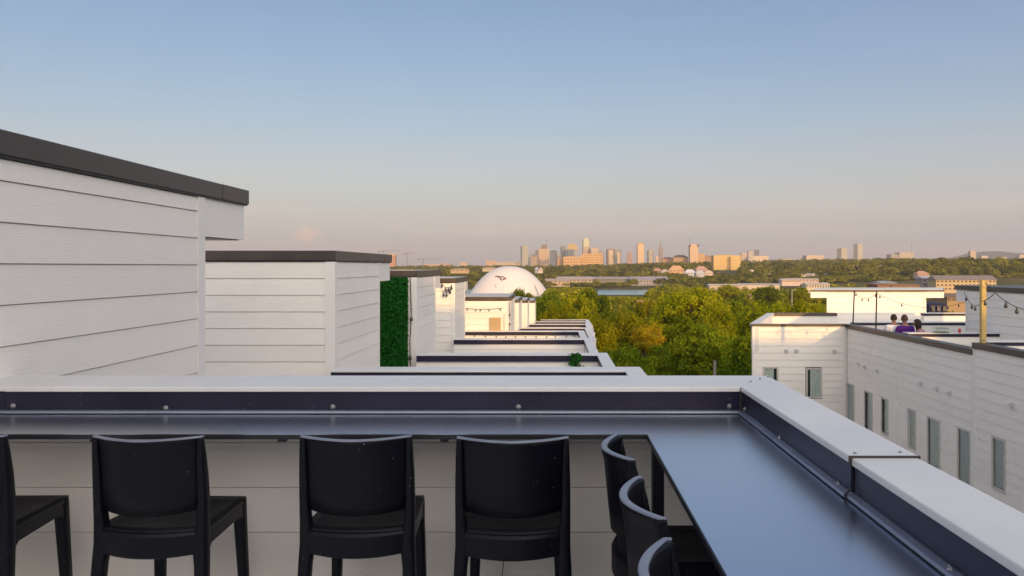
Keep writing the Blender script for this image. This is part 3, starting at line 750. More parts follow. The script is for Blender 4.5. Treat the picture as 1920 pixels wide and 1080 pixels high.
box('wall', M['white'], RX + .06, RX + 9, 3.0, YS - .005, -13, RT2 - 1.0, hn)
box('parapet', M['white'], RX + .06, RX + .17, 3.0, YS - .005, RT2 - 1.0, RT2 - .12, hn)
box('coping', M['bronze'], RX - .045, RX + .20, 3.0, YS - .002, RT2 - .12, RT2, hn, bevel=.004)
box('corner_trim', M['trim'], RX - .024, RX + .05, YS - .09, YS + .09, -13, RT2 - .121, hn)
for a, b_, c, h in wl:
    if b_ < YS: window(hn, 'l', RX - .002, b_, b_ - a, h, c)
vent(hn, 'l', RX - .012, RX * F / (1901 - 1037), dz(762, RX * F / (1901 - 1037)), .8)
# party walls on the right roofs (dark cap strip over white siding)
def rparty(t, y, px0, px1, py, py2, down=.75, boards=True):
    x0, x1 = dx(px0, y), dx(px1, y); z1 = dz(py, y); z0 = dz(py2, y)
    box('wall_core', M['white'], x0, x1, y + .02, y + .2, z0 - down, z0 + .01, t)
    siding(t, x0, y + .016, 'f', x1 - x0, z0, z0 - down, joined=not boards)
    box('flashing', M['flash'], x0, x1, y - .01, y + .24, z0, z1, t)
    box('cap', M['cap'], x0 - .0, x1, y + .005, y + .36, z1 + .001, z1 + .018, t)
rparty(hr, 28.6, 1732, 1835, 588, 592, boards=False)
rparty(hr, 24.4, 1600, 1835, 605.5, 609.6)
rparty(hr, 20.5, 1703, 1876, 626, 631.5)
rparty(hn, 16.68, 1852, 1990, 642, 648.5)
MB().poly([(RX + .1, YS, RT - .94), (RX + 9, YS, RT - .94), (RX + 9, 29.6, RT - .94), (RX + .1, 29.6, RT - .94)]).obj('roof_deck', M['membrane'], hr)
# sunlit bulkhead at the far end
Zb = 30.0; bx0, bx1 = dx(1550, Zb), dx(1736, Zb)
rs = thing('stair_box', 'sunlit cream stair box with wide flat roof on the far roof across the alley', 'stair box', (0, 0, 0))
bt = dz(543.5, Zb)
def skew(name, m_, x0, x1, y0, y1, z0, z1, k=.46, **kw):
    return MB().prism([(x0 + k * (y0 - Zb), y0), (x1 + k * (y0 - Zb), y0), (x1 + k * (y1 - Zb), y1), (x0 + k * (y1 - Zb), y1)], z0, z1).obj(name, m_, rs, **kw)
skew('wall_core', M['white'], bx0, bx1, Zb + .02, Zb + 3, -2.4, bt - .06)
siding(rs, bx0 + .09, Zb + .012, 'f', bx1 - bx0 - .18, bt - .07, RT - .95)
box('corner_trim', M['trim'], bx0, bx0 + .088, Zb - .012, Zb + .018, RT - .95, bt - .07, rs); box('corner_trim', M['trim'], bx1 - .088, bx1, Zb - .012, Zb + .018, RT - .95, bt - .07, rs)
skew('fascia', M['trim'], dx(1520, Zb), bx0 - .002, Zb - .02, Zb + 3, dz(558.5, Zb), bt - .06)
skew('fascia', M['trim'], bx1 + .002, dx(1770, Zb), Zb - .02, Zb + 3, dz(558.5, Zb), bt - .06)
skew('coping', M['bronze'], dx(1519, Zb), dx(1771, Zb), Zb - .05, Zb + 3.05, bt - .06, bt)
skew('roof', M['cap'], dx(1521, Zb), dx(1769, Zb), Zb, Zb + 3, bt, bt + .01)
# shaded stair box at the right edge
RB = 11.08
r2 = thing('stair_box', 'white sided stair box in shade at the right edge behind the wooden post', 'stair box', (0, 0, 0))
zb2 = E - .53
box('wall_core', M['white'], RB + .014, RB + 4, 17.3, 22.15, RT - .95, zb2 - .1, r2)
siding(r2, RB, 22.05, 'l', 4.8, zb2 - .12, RT - .94, first=.18)
box('corner_trim', M['trim'], RB - .022, RB + .07, 22.06, 22.17, RT - .95, zb2 - .1, r2)
box('fascia', M['trim'], RB - .004, RB + 4, 22.172, 22.72, zb2 - .42, zb2 - .1, r2)
box('coping', M['bronze'], RB - .04, RB + 4, 17.25, 22.75, zb2 - .1, zb2 + .02, r2, bevel=.004)
siding(r2, RB + .02, 17.295, 'f', 3.8, zb2 - .12, RT - .94)

# wooden post, poles, strings
pp = thing('wooden_post', 'yellow pine post bolted to the right parapet carrying string lights', 'post', (dx(1843, 16.62), 16.62, RT2 + .003))
MB().box(-.047, .047, -.047, .047, -.0, dz(526, 16.6) - RT2).obj('post', M['wood'], pp, bevel=.004)
link('screw', SCREW, pp, loc=(-.01, -.048, .06), scale=(1.6, 1.6, 1.6))
def pole(px0, px1, py0, py1, Z, lab):
    a = (dx(px0, Z), Z, dz(py0, Z)); b_ = (dx(px1, Z), Z, dz(py1, Z)); o = Vector(b_)
    t = thing('light_pole', lab, 'pole', b_, group='black light poles on the far roof')
    MB().tube([Vector(b_) - o, Vector(a) - o], .020, 8).obj('pole', M['black'], t)
    MB().box(-.06, .06, -.06, .06, -.02, .02).obj('base', M['black'], t)
pole(1602, 1599, 545, 612, 24.3, 'left of the two thin black poles in front of the sunlit stair box')
pole(1644, 1642, 547, 625, 22.5, 'right one of the two thin black poles, closer to the three people')
pt = (dx(1843, 16.4), 16.35, dz(563, 16.4)); ptt = (dx(1845, 16.4), 16.35, dz(530, 16.4))
string_light(sag((dx(1808, 21.9), 21.9, dz(548, 21.9)), pt, .22, 6), 'string light sagging from the shaded stair box to the wooden post', [.12, .45, .62, .9], r=.009)
string_light(sag(ptt, (dx(1930, 17.6), 17.6, dz(582, 17.6)), .12, 6), 'string light running down right from the top of the wooden post', [.45, .70, .95], r=.009, br=.04)
string_light(sag(pt, (dx(1862, 16.4), 16.35, dz(550, 16.4)), .02, 4), 'short string light rising right from the wooden post', [.1], r=.009)
string_light(sag((dx(1603, 24.3), 24.3, dz(548, 24.3)), (dx(1643, 22.5), 22.5, dz(550, 22.5)), .17, 6), 'short string light between the two black poles', [.05, .35, .65, .97], r=.005, br=.024)
string_light(sag((dx(1645, 22.5), 22.5, dz(551, 22.5)), (dx(1811, 22.1), 22.1, dz(566, 22.1)), .25, 8), 'long thin string light from the black pole to the shaded stair box', [.03, .28, .62, .8, .92], r=.005, br=.024)

# wire basket and red can standing on the party wall
bk = thing('wire_basket', 'small green wire basket standing on the low white roof wall right of the people', 'basket', (dx(1765, 20.6), 20.62, dz(626, 20.5) + .021))
mb = MB(); bw, bd, bh = .16, .08, .115
for zz in (0.004, bh):
    mb.tube([(-bw, -bd, zz), (bw, -bd, zz)], .005, 4); mb.tube([(-bw, bd, zz), (bw, bd, zz)], .005, 4); mb.tube([(-bw, -bd, zz), (-bw, bd, zz)], .005, 4); mb.tube([(bw, -bd, zz), (bw, bd, zz)], .005, 4)
for i in range(9):
    x = -bw + 2 * bw * i / 8; mb.tube([(x, -bd, 0), (x, -bd, bh)], .0035, 4); mb.tube([(x, bd, 0), (x, bd, bh)], .0035, 4)
mb.obj('wires', cmat((.10, .22, .10), .5), bk); MB().box(-bw, bw, -bd, bd, .001, .02).obj('tray', cmat((.04, .08, .04), .6), bk)
can = MB(); can.loft([[(cos(a * pi / 5) * r_, sin(a * pi / 5) * r_, z_) for a in range(10)] for r_, z_ in ((.030, 0), (.034, .008), (.034, .085), (.027, .1), (.001, .1))])
tag(can.obj('drink_can', M['red'], smooth=True, loc=(dx(1801, 20.6), 20.65, dz(626, 20.5) + .02), fix=True), 'red drink can standing alone on the low white roof wall', 'can')

# ------------------------------------------------------------------ three people seen from behind
def skin_body(name, verts, edges, radii, m, parent, root=0, sub=1):
    me = bpy.data.meshes.new(name); me.from_pydata(verts, edges, []); o = link(name, me, parent)
    sk = o.modifiers.new('skin', 'SKIN'); sk.use_smooth_shade = True
    for i, r in enumerate(radii):
        s = me.skin_vertices[0].data[i]; s.radius = (r if isinstance(r, tuple) else (r, r)); s.use_root = (i == root)
    ss = o.modifiers.new('sub', 'SUBSURF'); ss.levels = sub; ss.render_levels = 2
    dg = bpy.context.evaluated_depsgraph_get(); ev = o.evaluated_get(dg); nm = bpy.data.meshes.new_from_object(ev); nm.name = name
    o.modifiers.clear(); o.data = nm; nm.materials.clear(); nm.materials.append(m)
    nm.polygons.foreach_set('use_smooth', [True] * len(nm.polygons)); return o
def person(x, y, zhead_top, lab, shirt, hair_m, s=1.0, lean=0.0, arm=(.30, .30), hair='short', rz=0, skin=None):
    """seated, seen from behind (facing +Y); origin at hip; head top 0.86 above the seat"""
    t = thing('person', lab, 'person', (x, y, zhead_top - .86 * s), rz)
    t.scale = (s, s, s); l_ = lean; sk = skin or M['skin']
    V = [(0, 0, .08), (0, .02 + l_ * .3, .28), (0, .02 + l_ * .7, .46), (0, .03 + l_, .56), (0, .05 + l_ * 1.15, .63), (0, .06 + l_ * 1.2, .70),
         (-.17, .02 + l_, .52), (-.22, .06 + l_, .36), (-.21, .26 + l_, arm[0]), (-.12, .40 + l_, arm[0] + .04),
         (.17, .02 + l_, .52), (.22, .06 + l_, .36), (.21, .26 + l_, arm[1]), (.12, .40 + l_, arm[1] + .04),
         (-.10, .05, .06), (-.13, .45, .08), (-.13, .47, -.30), (-.13, .50, -.42), (-.13, .60, -.44),
         (.10, .05, .06), (.13, .45, .08), (.13, .47, -.30), (.13, .50, -.42), (.13, .60, -.44)]
    Ed = [(0, 1), (1, 2), (2, 3), (3, 4), (4, 5), (3, 6), (6, 7), (7, 8), (8, 9), (3, 10), (10, 11), (11, 12), (12, 13),
          (0, 14), (14, 15), (15, 16), (16, 17), (17, 18), (0, 19), (19, 20), (20, 21), (21, 22), (22, 23)]
    R = [(.14, .10), (.13, .09), (.16, .09), (.09, .07), .052, .06, .062, .05, .042, .035, .062, .05, .042, .035,
         .085, .065, .05, .035, .03, .085, .065, .05, .035, .03]
    b = skin_body('body', V, Ed, R, sk, t)
    hd = Vector((0, .075 + l_ * 1.25, .755))
    # head as part of the figure: ovoid with nose and ears
    bm = bmesh.new(); bmesh.ops.create_uvsphere(bm, u_segments=16, v_segments=12, radius=1)
    for v_ in bm.verts:
        x_, y_, z_ = v_.co; w = 1 - .22 * max(0, -z_); v_.co = Vector((x_ * .075 * w, y_ * .094, z_ * .112))
        if y_ > .9 and abs(z_ + .1) < .3: v_.co.y += .012
    for s_ in (-1, 1):
        g_ = bmesh.ops.create_uvsphere(bm, u_segments=6, v_segments=5, radius=.02)
        for v_ in g_['verts']: v_.co = Vector((v_.co.x * .4 + s_ * .077, v_.co.y - .005, v_.co.z * 1.3 - .01))
    me = bpy.data.meshes.new('head'); bm.to_mesh(me); bm.free(); me.polygons.foreach_set('use_smooth', [True] * len(me.polygons)); link('head', me, t, sk, loc=hd)
    bm = bmesh.new(); bmesh.ops.create_icosphere(bm, subdivisions=3, radius=1)
    long_ = hair == 'long'
    for v_ in list(bm.verts):
        x_, y_, z_ = v_.co; k = 1.10 + .06 * noise.noise(v_.co * 3.1)
        if long_: k *= 1.12
        v_.co = Vector((x_ * .078 * k, y_ * .098 * k - .004, z_ * .116 * k + .004))
        if long_ and v_.co.z < -.02: v_.co.z -= .10 * (-v_.co.z / .1); v_.co.y -= .01
    cutoff = -.045 if not long_ else -9
    kill = [v_ for v_ in bm.verts if (v_.co.z < cutoff) or (v_.co.y > .045 and v_.co.z < .055)]
    bmesh.ops.delete(bm, geom=kill, context='VERTS')
    me = bpy.data.meshes.new('hair'); bm.to_mesh(me); bm.free(); me.polygons.foreach_set('use_smooth', [True] * len(me.polygons)); link('hair', me, t, hair_m, loc=hd)
    # shirt: slightly wider skin over torso and upper arms
    Vs = [V[0], V[1], V[2], V[3], V[6], V[7], V[10], V[11], (0, .035 + l_ * 1.05, .585)]
    Es = [(0, 1), (1, 2), (2, 3), (3, 4), (4, 5), (3, 6), (6, 7), (3, 8)]
    Rs = [(.165, .125), (.155, .115), (.185, .115), (.115, .09), .083, .078, .083, .078, (.075, .06)]
    skin_body('shirt', Vs, Es, Rs, shirt, t)
    Vt = [V[0], V[14], V[15], V[16], V[19], V[20], V[21]]
    skin_body('trousers', Vt, [(0, 1), (1, 2), (2, 3), (0, 4), (4, 5), (5, 6)], [(.16, .12), .105, .085, .065, .105, .085, .065], cmat((.04, .045, .07), .8), t)
    return t
zs = 22.0
person(dx(1677, zs), zs, dz(590.5, zs), 'person with short dark hair in a white shirt, leftmost on the far roof bench', M['shirt_white'], M['hair'], s=.95, rz=-.15)
person(dx(1698, zs - .2), zs - .2, dz(591.5, zs - .2), 'broad shouldered person in a purple shirt in the middle of the roof bench', M['shirt_purple'], mat('brown_hair', (.09, .04, .03), .6, .3), s=.97)
person(dx(1740, zs), zs + .05, dz(601.5, zs), 'person with long dark hair in a red patterned top, leaning right of the purple shirt', M['shirt_red'], M['hair'], s=.92, lean=.16, hair='long', rz=.95)
bench = thing('bench', 'plain dark bench that the three people sit on behind the roof parapet', 'bench', (dx(1699, zs), zs, 0))
zbn = dz(591.5, zs) - .86 * 1.05 - .02
MB().box(-.75, .75, -.18, .22, zbn - .05, zbn).obj('seat', M['dark'], bench)
for x_ in (-.65, .6): MB().box(x_, x_ + .05, -.15, .18, RT - .93, zbn - .05).obj('leg', M['dark'], bench)

# ------------------------------------------------------------------ trees
def crown_mesh(seed, shape='round', n=4200, leaf=.16, clumps=46):
    rng = np.random.default_rng(seed)
    # clumps inside a unit crown (radius 1 wide, height 2 -> z 0..1.7)
    u = rng.normal(size=(clumps, 3)); u /= np.linalg.norm(u, axis=1)[:, None]
    r = rng.uniform(.35, 1.0, clumps)[:, None] ** .6
    c = u * r
    if shape == 'round': c *= [.80, .80, .72]
    elif shape == 'cone':
        z = rng.uniform(-1, 1, clumps); a = rng.uniform(0, 6.28, clumps); rr = (.62 * (1 - z) / 2 + .10) * rng.uniform(.4, 1, clumps)
        c = np.stack([rr * np.cos(a), rr * np.sin(a), z * .95], 1)
    elif shape == 'wide': c *= [.85, .85, .5]
    cs = rng.uniform(.12, .27, clumps)
    if shape == 'cone': cs *= .62
    pick = rng.integers(0, clumps, n)
    d = rng.normal(size=(n, 3)); d /= np.linalg.norm(d, axis=1)[:, None]
    rad = cs[pick][:, None] * (rng.random((n, 1)) ** .33) * (1 + .25 * rng.normal(size=(n, 1)))
    p = c[pick] + d * rad * [1, 1, .72]
    nn = d + rng.normal(size=(n, 3)) * .55; nn /= np.linalg.norm(nn, axis=1)[:, None]
    a = rng.normal(size=(n, 3)); uu = np.cross(nn, a); uu /= np.linalg.norm(uu, axis=1)[:, None]; ww = np.cross(nn, uu)
    s = leaf * .5 * (.5 + rng.random(n))[:, None]
    v = np.stack([p - uu * s, p - ww * s * .7, p + uu * s, p + ww * s * .7], 1).reshape(-1, 3)
    me = bpy.data.meshes.new('crown'); me.vertices.add(4 * n); me.vertices.foreach_set('co', v.astype(np.float32).ravel())
    me.loops.add(4 * n); me.loops.foreach_set('vertex_index', np.arange(4 * n, dtype=np.int32)); me.polygons.add(n)
    me.polygons.foreach_set('loop_start', np.arange(0, 4 * n, 4, dtype=np.int32)); me.update(calc_edges=True)
    return me, c
def trunk_mesh(seed, c):
    rng = random.Random(seed); mb = MB()
    mb.tube([(0, 0, -2.2), (.02, 0, -1.2), (-.02, .02, -.5), (0, 0, .2)], .075, 7, .03)
    for i in rng.sample(range(len(c)), 9):
        q = c[i]; mb.tube([(0, 0, -.9 + .1 * (i % 6)), (q[0] * .4, q[1] * .4, q[2] * .5 - .25), tuple(q)], .03, 5, .006)
    return mb.mesh('trunk')
CR = []
def variants(shape, mname, seeds, **k):
    out_ = []
    for s in seeds:
        me, c = crown_mesh(s, shape, **k); me.materials.append(M[mname]); tm = trunk_mesh(s, c); tm.materials.append(M['bark']); out_.append((me, tm))
    return out_
BIG = variants('round', 'leaf', (11, 12, 13), n=26000, leaf=.052, clumps=150)
BIGD = variants('round', 'leaf_dark', (14, 15), n=26000, leaf=.052, clumps=150)
MID = variants('round', 'leaf', (21, 22, 23), n=9000, leaf=.085, clumps=95)
MIDD = variants('round', 'leaf_dark', (31, 32), n=9000, leaf=.085, clumps=95)
CONE = variants('cone', 'leaf_dark', (41, 42), n=7000, leaf=.085, clumps=95)
GOLD = variants('round', 'leaf_gold', (51,), n=12000, leaf=.07, clumps=95)
rt = random.Random(5)
def tree(x, y, ztop, w, lab, fam, group=None, hfac=None, name='broadleaf_tree'):
    """crown unit mesh spans ~±1 wide, ~±.95 tall"""
    g0 = gz(x, y); hh = (ztop - g0); ch = hfac if fam is GOLD else max(hfac or min(hh * .44, w * .52), hh * .33)
    w = max(w, 1.3 * ch)
    t = thing(name, lab, 'tree', (x, y, g0), rt.uniform(0, 6.28), group)
    me, tm = rt.choice(fam)
    zc_ = hh - ch * .92
    link('crown', me, t, loc=(0, 0, zc_), scale=(w / 2, w / 2, ch))
    hz_ = zc_ / 2.2
    link('trunk', tm, t, loc=(0, 0, zc_), scale=(w / 2, w / 2, hz_ if hz_ > ch else ch))
def ptree(px, py, wpx, Z, lab, fam, hf=None, name='broadleaf_tree', group=None):
    tree(dx(px, Z), Z, dz(py, Z), wpx * Z / F, lab, fam, group, hf and hf * Z / F, name)
NT = [(1296, 526, 175, 128, 'large rounded yellow green tree rising just right of the river, tallest of the near trees', BIG, 42),
      (1170, 572, 130, 100, 'broad green tree below the river, left of the golden tree', BIG, 45),
      (1085, 538, 80, 165, 'bright yellow green tree next to the right foot of the dome', MID, 30),
      (1106, 527, 38, 175, 'tall dark green tree standing out left of the river', MIDD, 26),
      (1024, 533, 34, 190, 'small green tree against the right flank of the dome', MIDD, 24),
      (975, 531, 42, 240, 'rounded dark green tree standing in front of the white dome', MIDD, 22),
      (948, 549, 36, 245, 'low dark bush left of the tree in front of the dome', MIDD, 8),
      (1000, 548, 26, 240, 'low green bush between dome and stair boxes', MIDD, 9),
      (933, 548, 12, 250, 'tiny green bush above the sunlit coping in front of the dome', MIDD, 5),
      (1045, 556, 90, 130, 'yellow green tree right behind the end of our row of stair boxes', BIG, 40),
      (1110, 580, 130, 92, 'dense green tree above the far parapets of our row', BIG, 50),
      (1214, 600, 76, 96, 'golden orange tree in the middle of the green trees', GOLD, 36),
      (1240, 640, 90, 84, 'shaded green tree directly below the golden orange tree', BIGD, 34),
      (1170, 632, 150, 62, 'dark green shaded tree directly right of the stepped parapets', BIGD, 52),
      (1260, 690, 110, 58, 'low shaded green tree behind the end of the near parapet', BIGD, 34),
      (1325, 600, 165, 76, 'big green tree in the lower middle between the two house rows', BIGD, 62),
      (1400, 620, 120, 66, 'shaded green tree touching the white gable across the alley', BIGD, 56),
      (1440, 556, 150, 118, 'yellow green tree crown left above the skewed white roof', BIG, 42),
      (1437, 534, 62, 420, 'dark rounded tree standing in front of the long low halls', MIDD, 16),
      (1365, 531, 54, 470, 'yellow green tree standing in front of the left end of the long halls', MID, 14),
      (1500, 534, 50, 430, 'rounded tree between the street lamp and the pale low building', MID, 15),
      (1380, 548, 60, 168, 'dark round tree right of the tallest near tree', MIDD, 20),
      (1510, 552, 110, 135, 'yellow green tree beneath the overhang of the sunlit stair box', BIG, 30),
      (1240, 568, 60, 150, 'small rounded tree in front of the river beside the brown roof', MID, 20),
      (1213, 551, 40, 210, 'round yellow green tree standing before the river', MID, 16),
      (1345, 560, 90, 112, 'yellow green tree to the right of the tallest near tree', BIG, 35),
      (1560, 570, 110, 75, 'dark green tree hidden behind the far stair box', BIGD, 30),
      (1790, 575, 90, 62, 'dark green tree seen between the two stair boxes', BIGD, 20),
      (1745, 588, 24, 45, 'yellow green bush seen between the two stair boxes', MID, 8),
      (1777, 592, 20, 44, 'small bright green bush near the shaded stair box', MID, 7)]
for px, py, w, Z, lab, fam, hf in NT: ptree(px, py, w, Z, lab, fam, hf, name='conical_tree' if fam is CONE else 'broadleaf_tree')
# fill of the wooded slope
def ylim(px, Z):
    if px < 1012 : return 560
    if px < 1112: return 548
    if px < 1224: return 556.5
    if px < 1400: return 546
    return 548
def xok(px, Z): return not (px > 1410 and Z < 42)
cnt = 0; tries = 0
while cnt < 190 and tries < 5000:
    tries += 1
    Z = 60 * (460 / 60) ** (rt.random() ** .9); px = rt.uniform(1015, 1900) if Z < 300 else rt.uniform(880, 1900)
    if px < 1100 and Z < 75: continue
    if px > 1560 and Z > 300 and rt.random() < .6: continue
    x = dx(px, Z); h = rt.uniform(7.5, 12.5); g0 = gz(x, Z); top = g0 + h
    py = 500 + (E - top) * F / Z
    if py < ylim(px, Z): top = E - (ylim(px, Z) - 500 + rt.uniform(0, 5)) * Z / F
    if top - g0 < 3: continue
    if Z < 130 and 1195 < px < 1265 and 600 < py < 700: continue
    fam = rt.choice((MID, MID, MIDD, BIG, BIGD)) if Z < 150 else rt.choice((MID, MID, MIDD))
    w = rt.uniform(7, 11)
    cn = 'dark green' if fam in (MIDD, BIGD) else 'yellow green'; sz = 'broad' if w > 9.6 else 'narrow' if w < 8.2 else 'medium'
    dist = 'close behind the roofs' if Z < 95 else 'halfway down the slope' if Z < 180 else 'towards the river' if Z < 320 else 'near the river bank'
    side = 'below the dome' if px < 1060 else 'below the open water' if px < 1225 else 'left of the white gable' if px < 1415 else 'behind the white gable' if px < 1560 else 'behind the far stair box' if px < 1790 else 'behind the shaded stair box'
    ht = 'tall' if top - g0 > 10.5 else 'low'
    tree(x, Z, top, w, '%s %s %s tree %s %s' % (ht, sz, cn, side, dist), fam, group='broadleaf trees on the near wooded slope')
    cnt += 1
# understorey ground cover
rng = np.random.default_rng(3)
n = 60000
Z = 38 * (300 / 38) ** rng.random(n); X = (rng.uniform(1060, 1900, n) - 1037) * Z / F
zz = np.array([gz(float(a), float(b_)) for a, b_ in zip(X, Z)]) + rng.random(n) ** 2 * 2.0
c = np.stack([X, Z, zz], 1); keep = ~((X > 5.5) & (Z < 31)) ; c = c[keep]; n = len(c)
def smp(n_, r_): return c, np.tile([0, -.3, 1.0], (n_, 1))
leaf_cards(n, smp, .42, M['leaf_dark'], 'undergrowth')

# far woods: clumps of small faces joined into masses
def wood(name, pts, radii, hts, per, m, seed, leaf):
    rng = np.random.default_rng(seed); k = len(pts); n = k * per
    d = rng.normal(size=(n, 3)); d /= np.linalg.norm(d, axis=1)[:, None]; d[:, 2] = np.abs(d[:, 2]) * 1.1 - .30
    idx = np.repeat(np.arange(k), per); R_ = radii[idx][:, None]; H_ = hts[idx][:, None]
    rad = (.72 + .36 * rng.random((n, 1)))
    p = pts[idx] + np.concatenate([d[:, :2] * R_ * rad, (.45 + .52 * d[:, 2:3] * rad) * H_], 1)
    nn = d + rng.normal(size=(n, 3)) * .35; nn /= np.linalg.norm(nn, axis=1)[:, None]
    a = rng.normal(size=(n, 3)); uu = np.cross(nn, a); uu /= np.linalg.norm(uu, axis=1)[:, None]; ww = np.cross(nn, uu)
    s = R_ * leaf * (.7 + .7 * rng.random((n, 1)))
    v = np.stack([p - uu * s, p - ww * s, p + uu * s, p + ww * s], 1).reshape(-1, 3)
    quads(v, n, m, name, kind='stuff', tint=rng.random(k)[idx])
def scatter(n, z0, z1, pxa, pxb, seed, power=1.0, ok=None):
    rng = np.random.default_rng(seed); o_ = []
    while len(o_) < n:
        Z_ = z0 + (z1 - z0) * rng.random() ** power; px_ = rng.uniform(pxa, pxb); x_ = dx(px_, Z_)
        if ok and not ok(px_, Z_): continue
        o_.append((x_, Z_, gz(x_, Z_)))
    return np.array(o_)
CLEAR = []   # (px0, px1, z0, z1) kept free of woods in front of buildings
def clear(px0, px1, z0, z1): CLEAR.append((px0, px1, z0, z1))

# ------------------------------------------------------------------ far buildings
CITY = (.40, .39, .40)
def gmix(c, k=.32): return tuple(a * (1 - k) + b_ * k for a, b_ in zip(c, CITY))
def facade(px0, px1, py0, py1, Z, col, lab, name='tower_block', cols=5, rows=8, rz=.2, depth=.8, win=(.12, .15, .20), cat='building', group=None, roof=None, base=-14, wfrac=.5, spec=.3, metal=0, rough=.7, rowsfrac=.55, parapet=True):
    w = (px1 - px0) * Z / F / (cos(rz) + depth * abs(sin(rz))); d = w * depth
    xc = dx((px0 + px1) / 2, Z); top = dz(py0, Z); yb = min(dz(py1, Z), gz(xc, Z)) - 4
    t = thing(name, lab, cat, (xc, Z, yb), rz, group); h = top - yb
    m_ = cmat(col, rough, metal, spec)
    MB().box(-w / 2, w / 2, -d / 2, d / 2, 0, h).obj('wall', m_, t)
    if parapet: MB().box(-w * .28, w * .2, -d * .25, d * .25, h + .01, h + max(1.2, h * .025)).obj('roof_house', cmat(tuple(c * .7 for c in col)), t)
    if cols:
        fr = MB(); cw = w / cols; hv = dz(py0, Z) - dz(py1, Z); rh = hv / rows
        for i in range(cols):
            for j in range(rows):
                x0 = -w / 2 + cw * (i + .5 - wfrac / 2); z1 = h - rh * (j + .30); z0 = z1 - rh * rowsfrac
                if rowsfrac > 0.9: z0 = z1 - rh
                fr.poly([(x0, -d / 2 - .12, z0), (x0 + cw * wfrac, -d / 2 - .12, z0), (x0 + cw * wfrac, -d / 2 - .12, z1), (x0, -d / 2 - .12, z1)])
        nc = max(2, int(cols * depth)); cd_ = d / nc; sx = 1 if rz < 0 else -1
        for sx in (-1, 1):
            for i in range(nc):
                for j in range(rows):
                    y0 = -d / 2 + cd_ * (i + .5 - wfrac / 2); z1 = h - rh * (j + .30); z0 = z1 - rh * rowsfrac
                    fr.poly([(sx * (w / 2 + .12), y0, z0), (sx * (w / 2 + .12), y0 + cd_ * wfrac, z0), (sx * (w / 2 + .12), y0 + cd_ * wfrac, z1), (sx * (w / 2 + .12), y0, z1)])
        fr.obj('windows', cmat(win, .25, 0, .6), t, kind='stuff')
    return t, w, d, h
Tn = (.50, .34, .20); Gy = (.30, .29, .27); Bl = (.06, .09, .14); Pl = (.52, .47, .38)
CZ = 3500
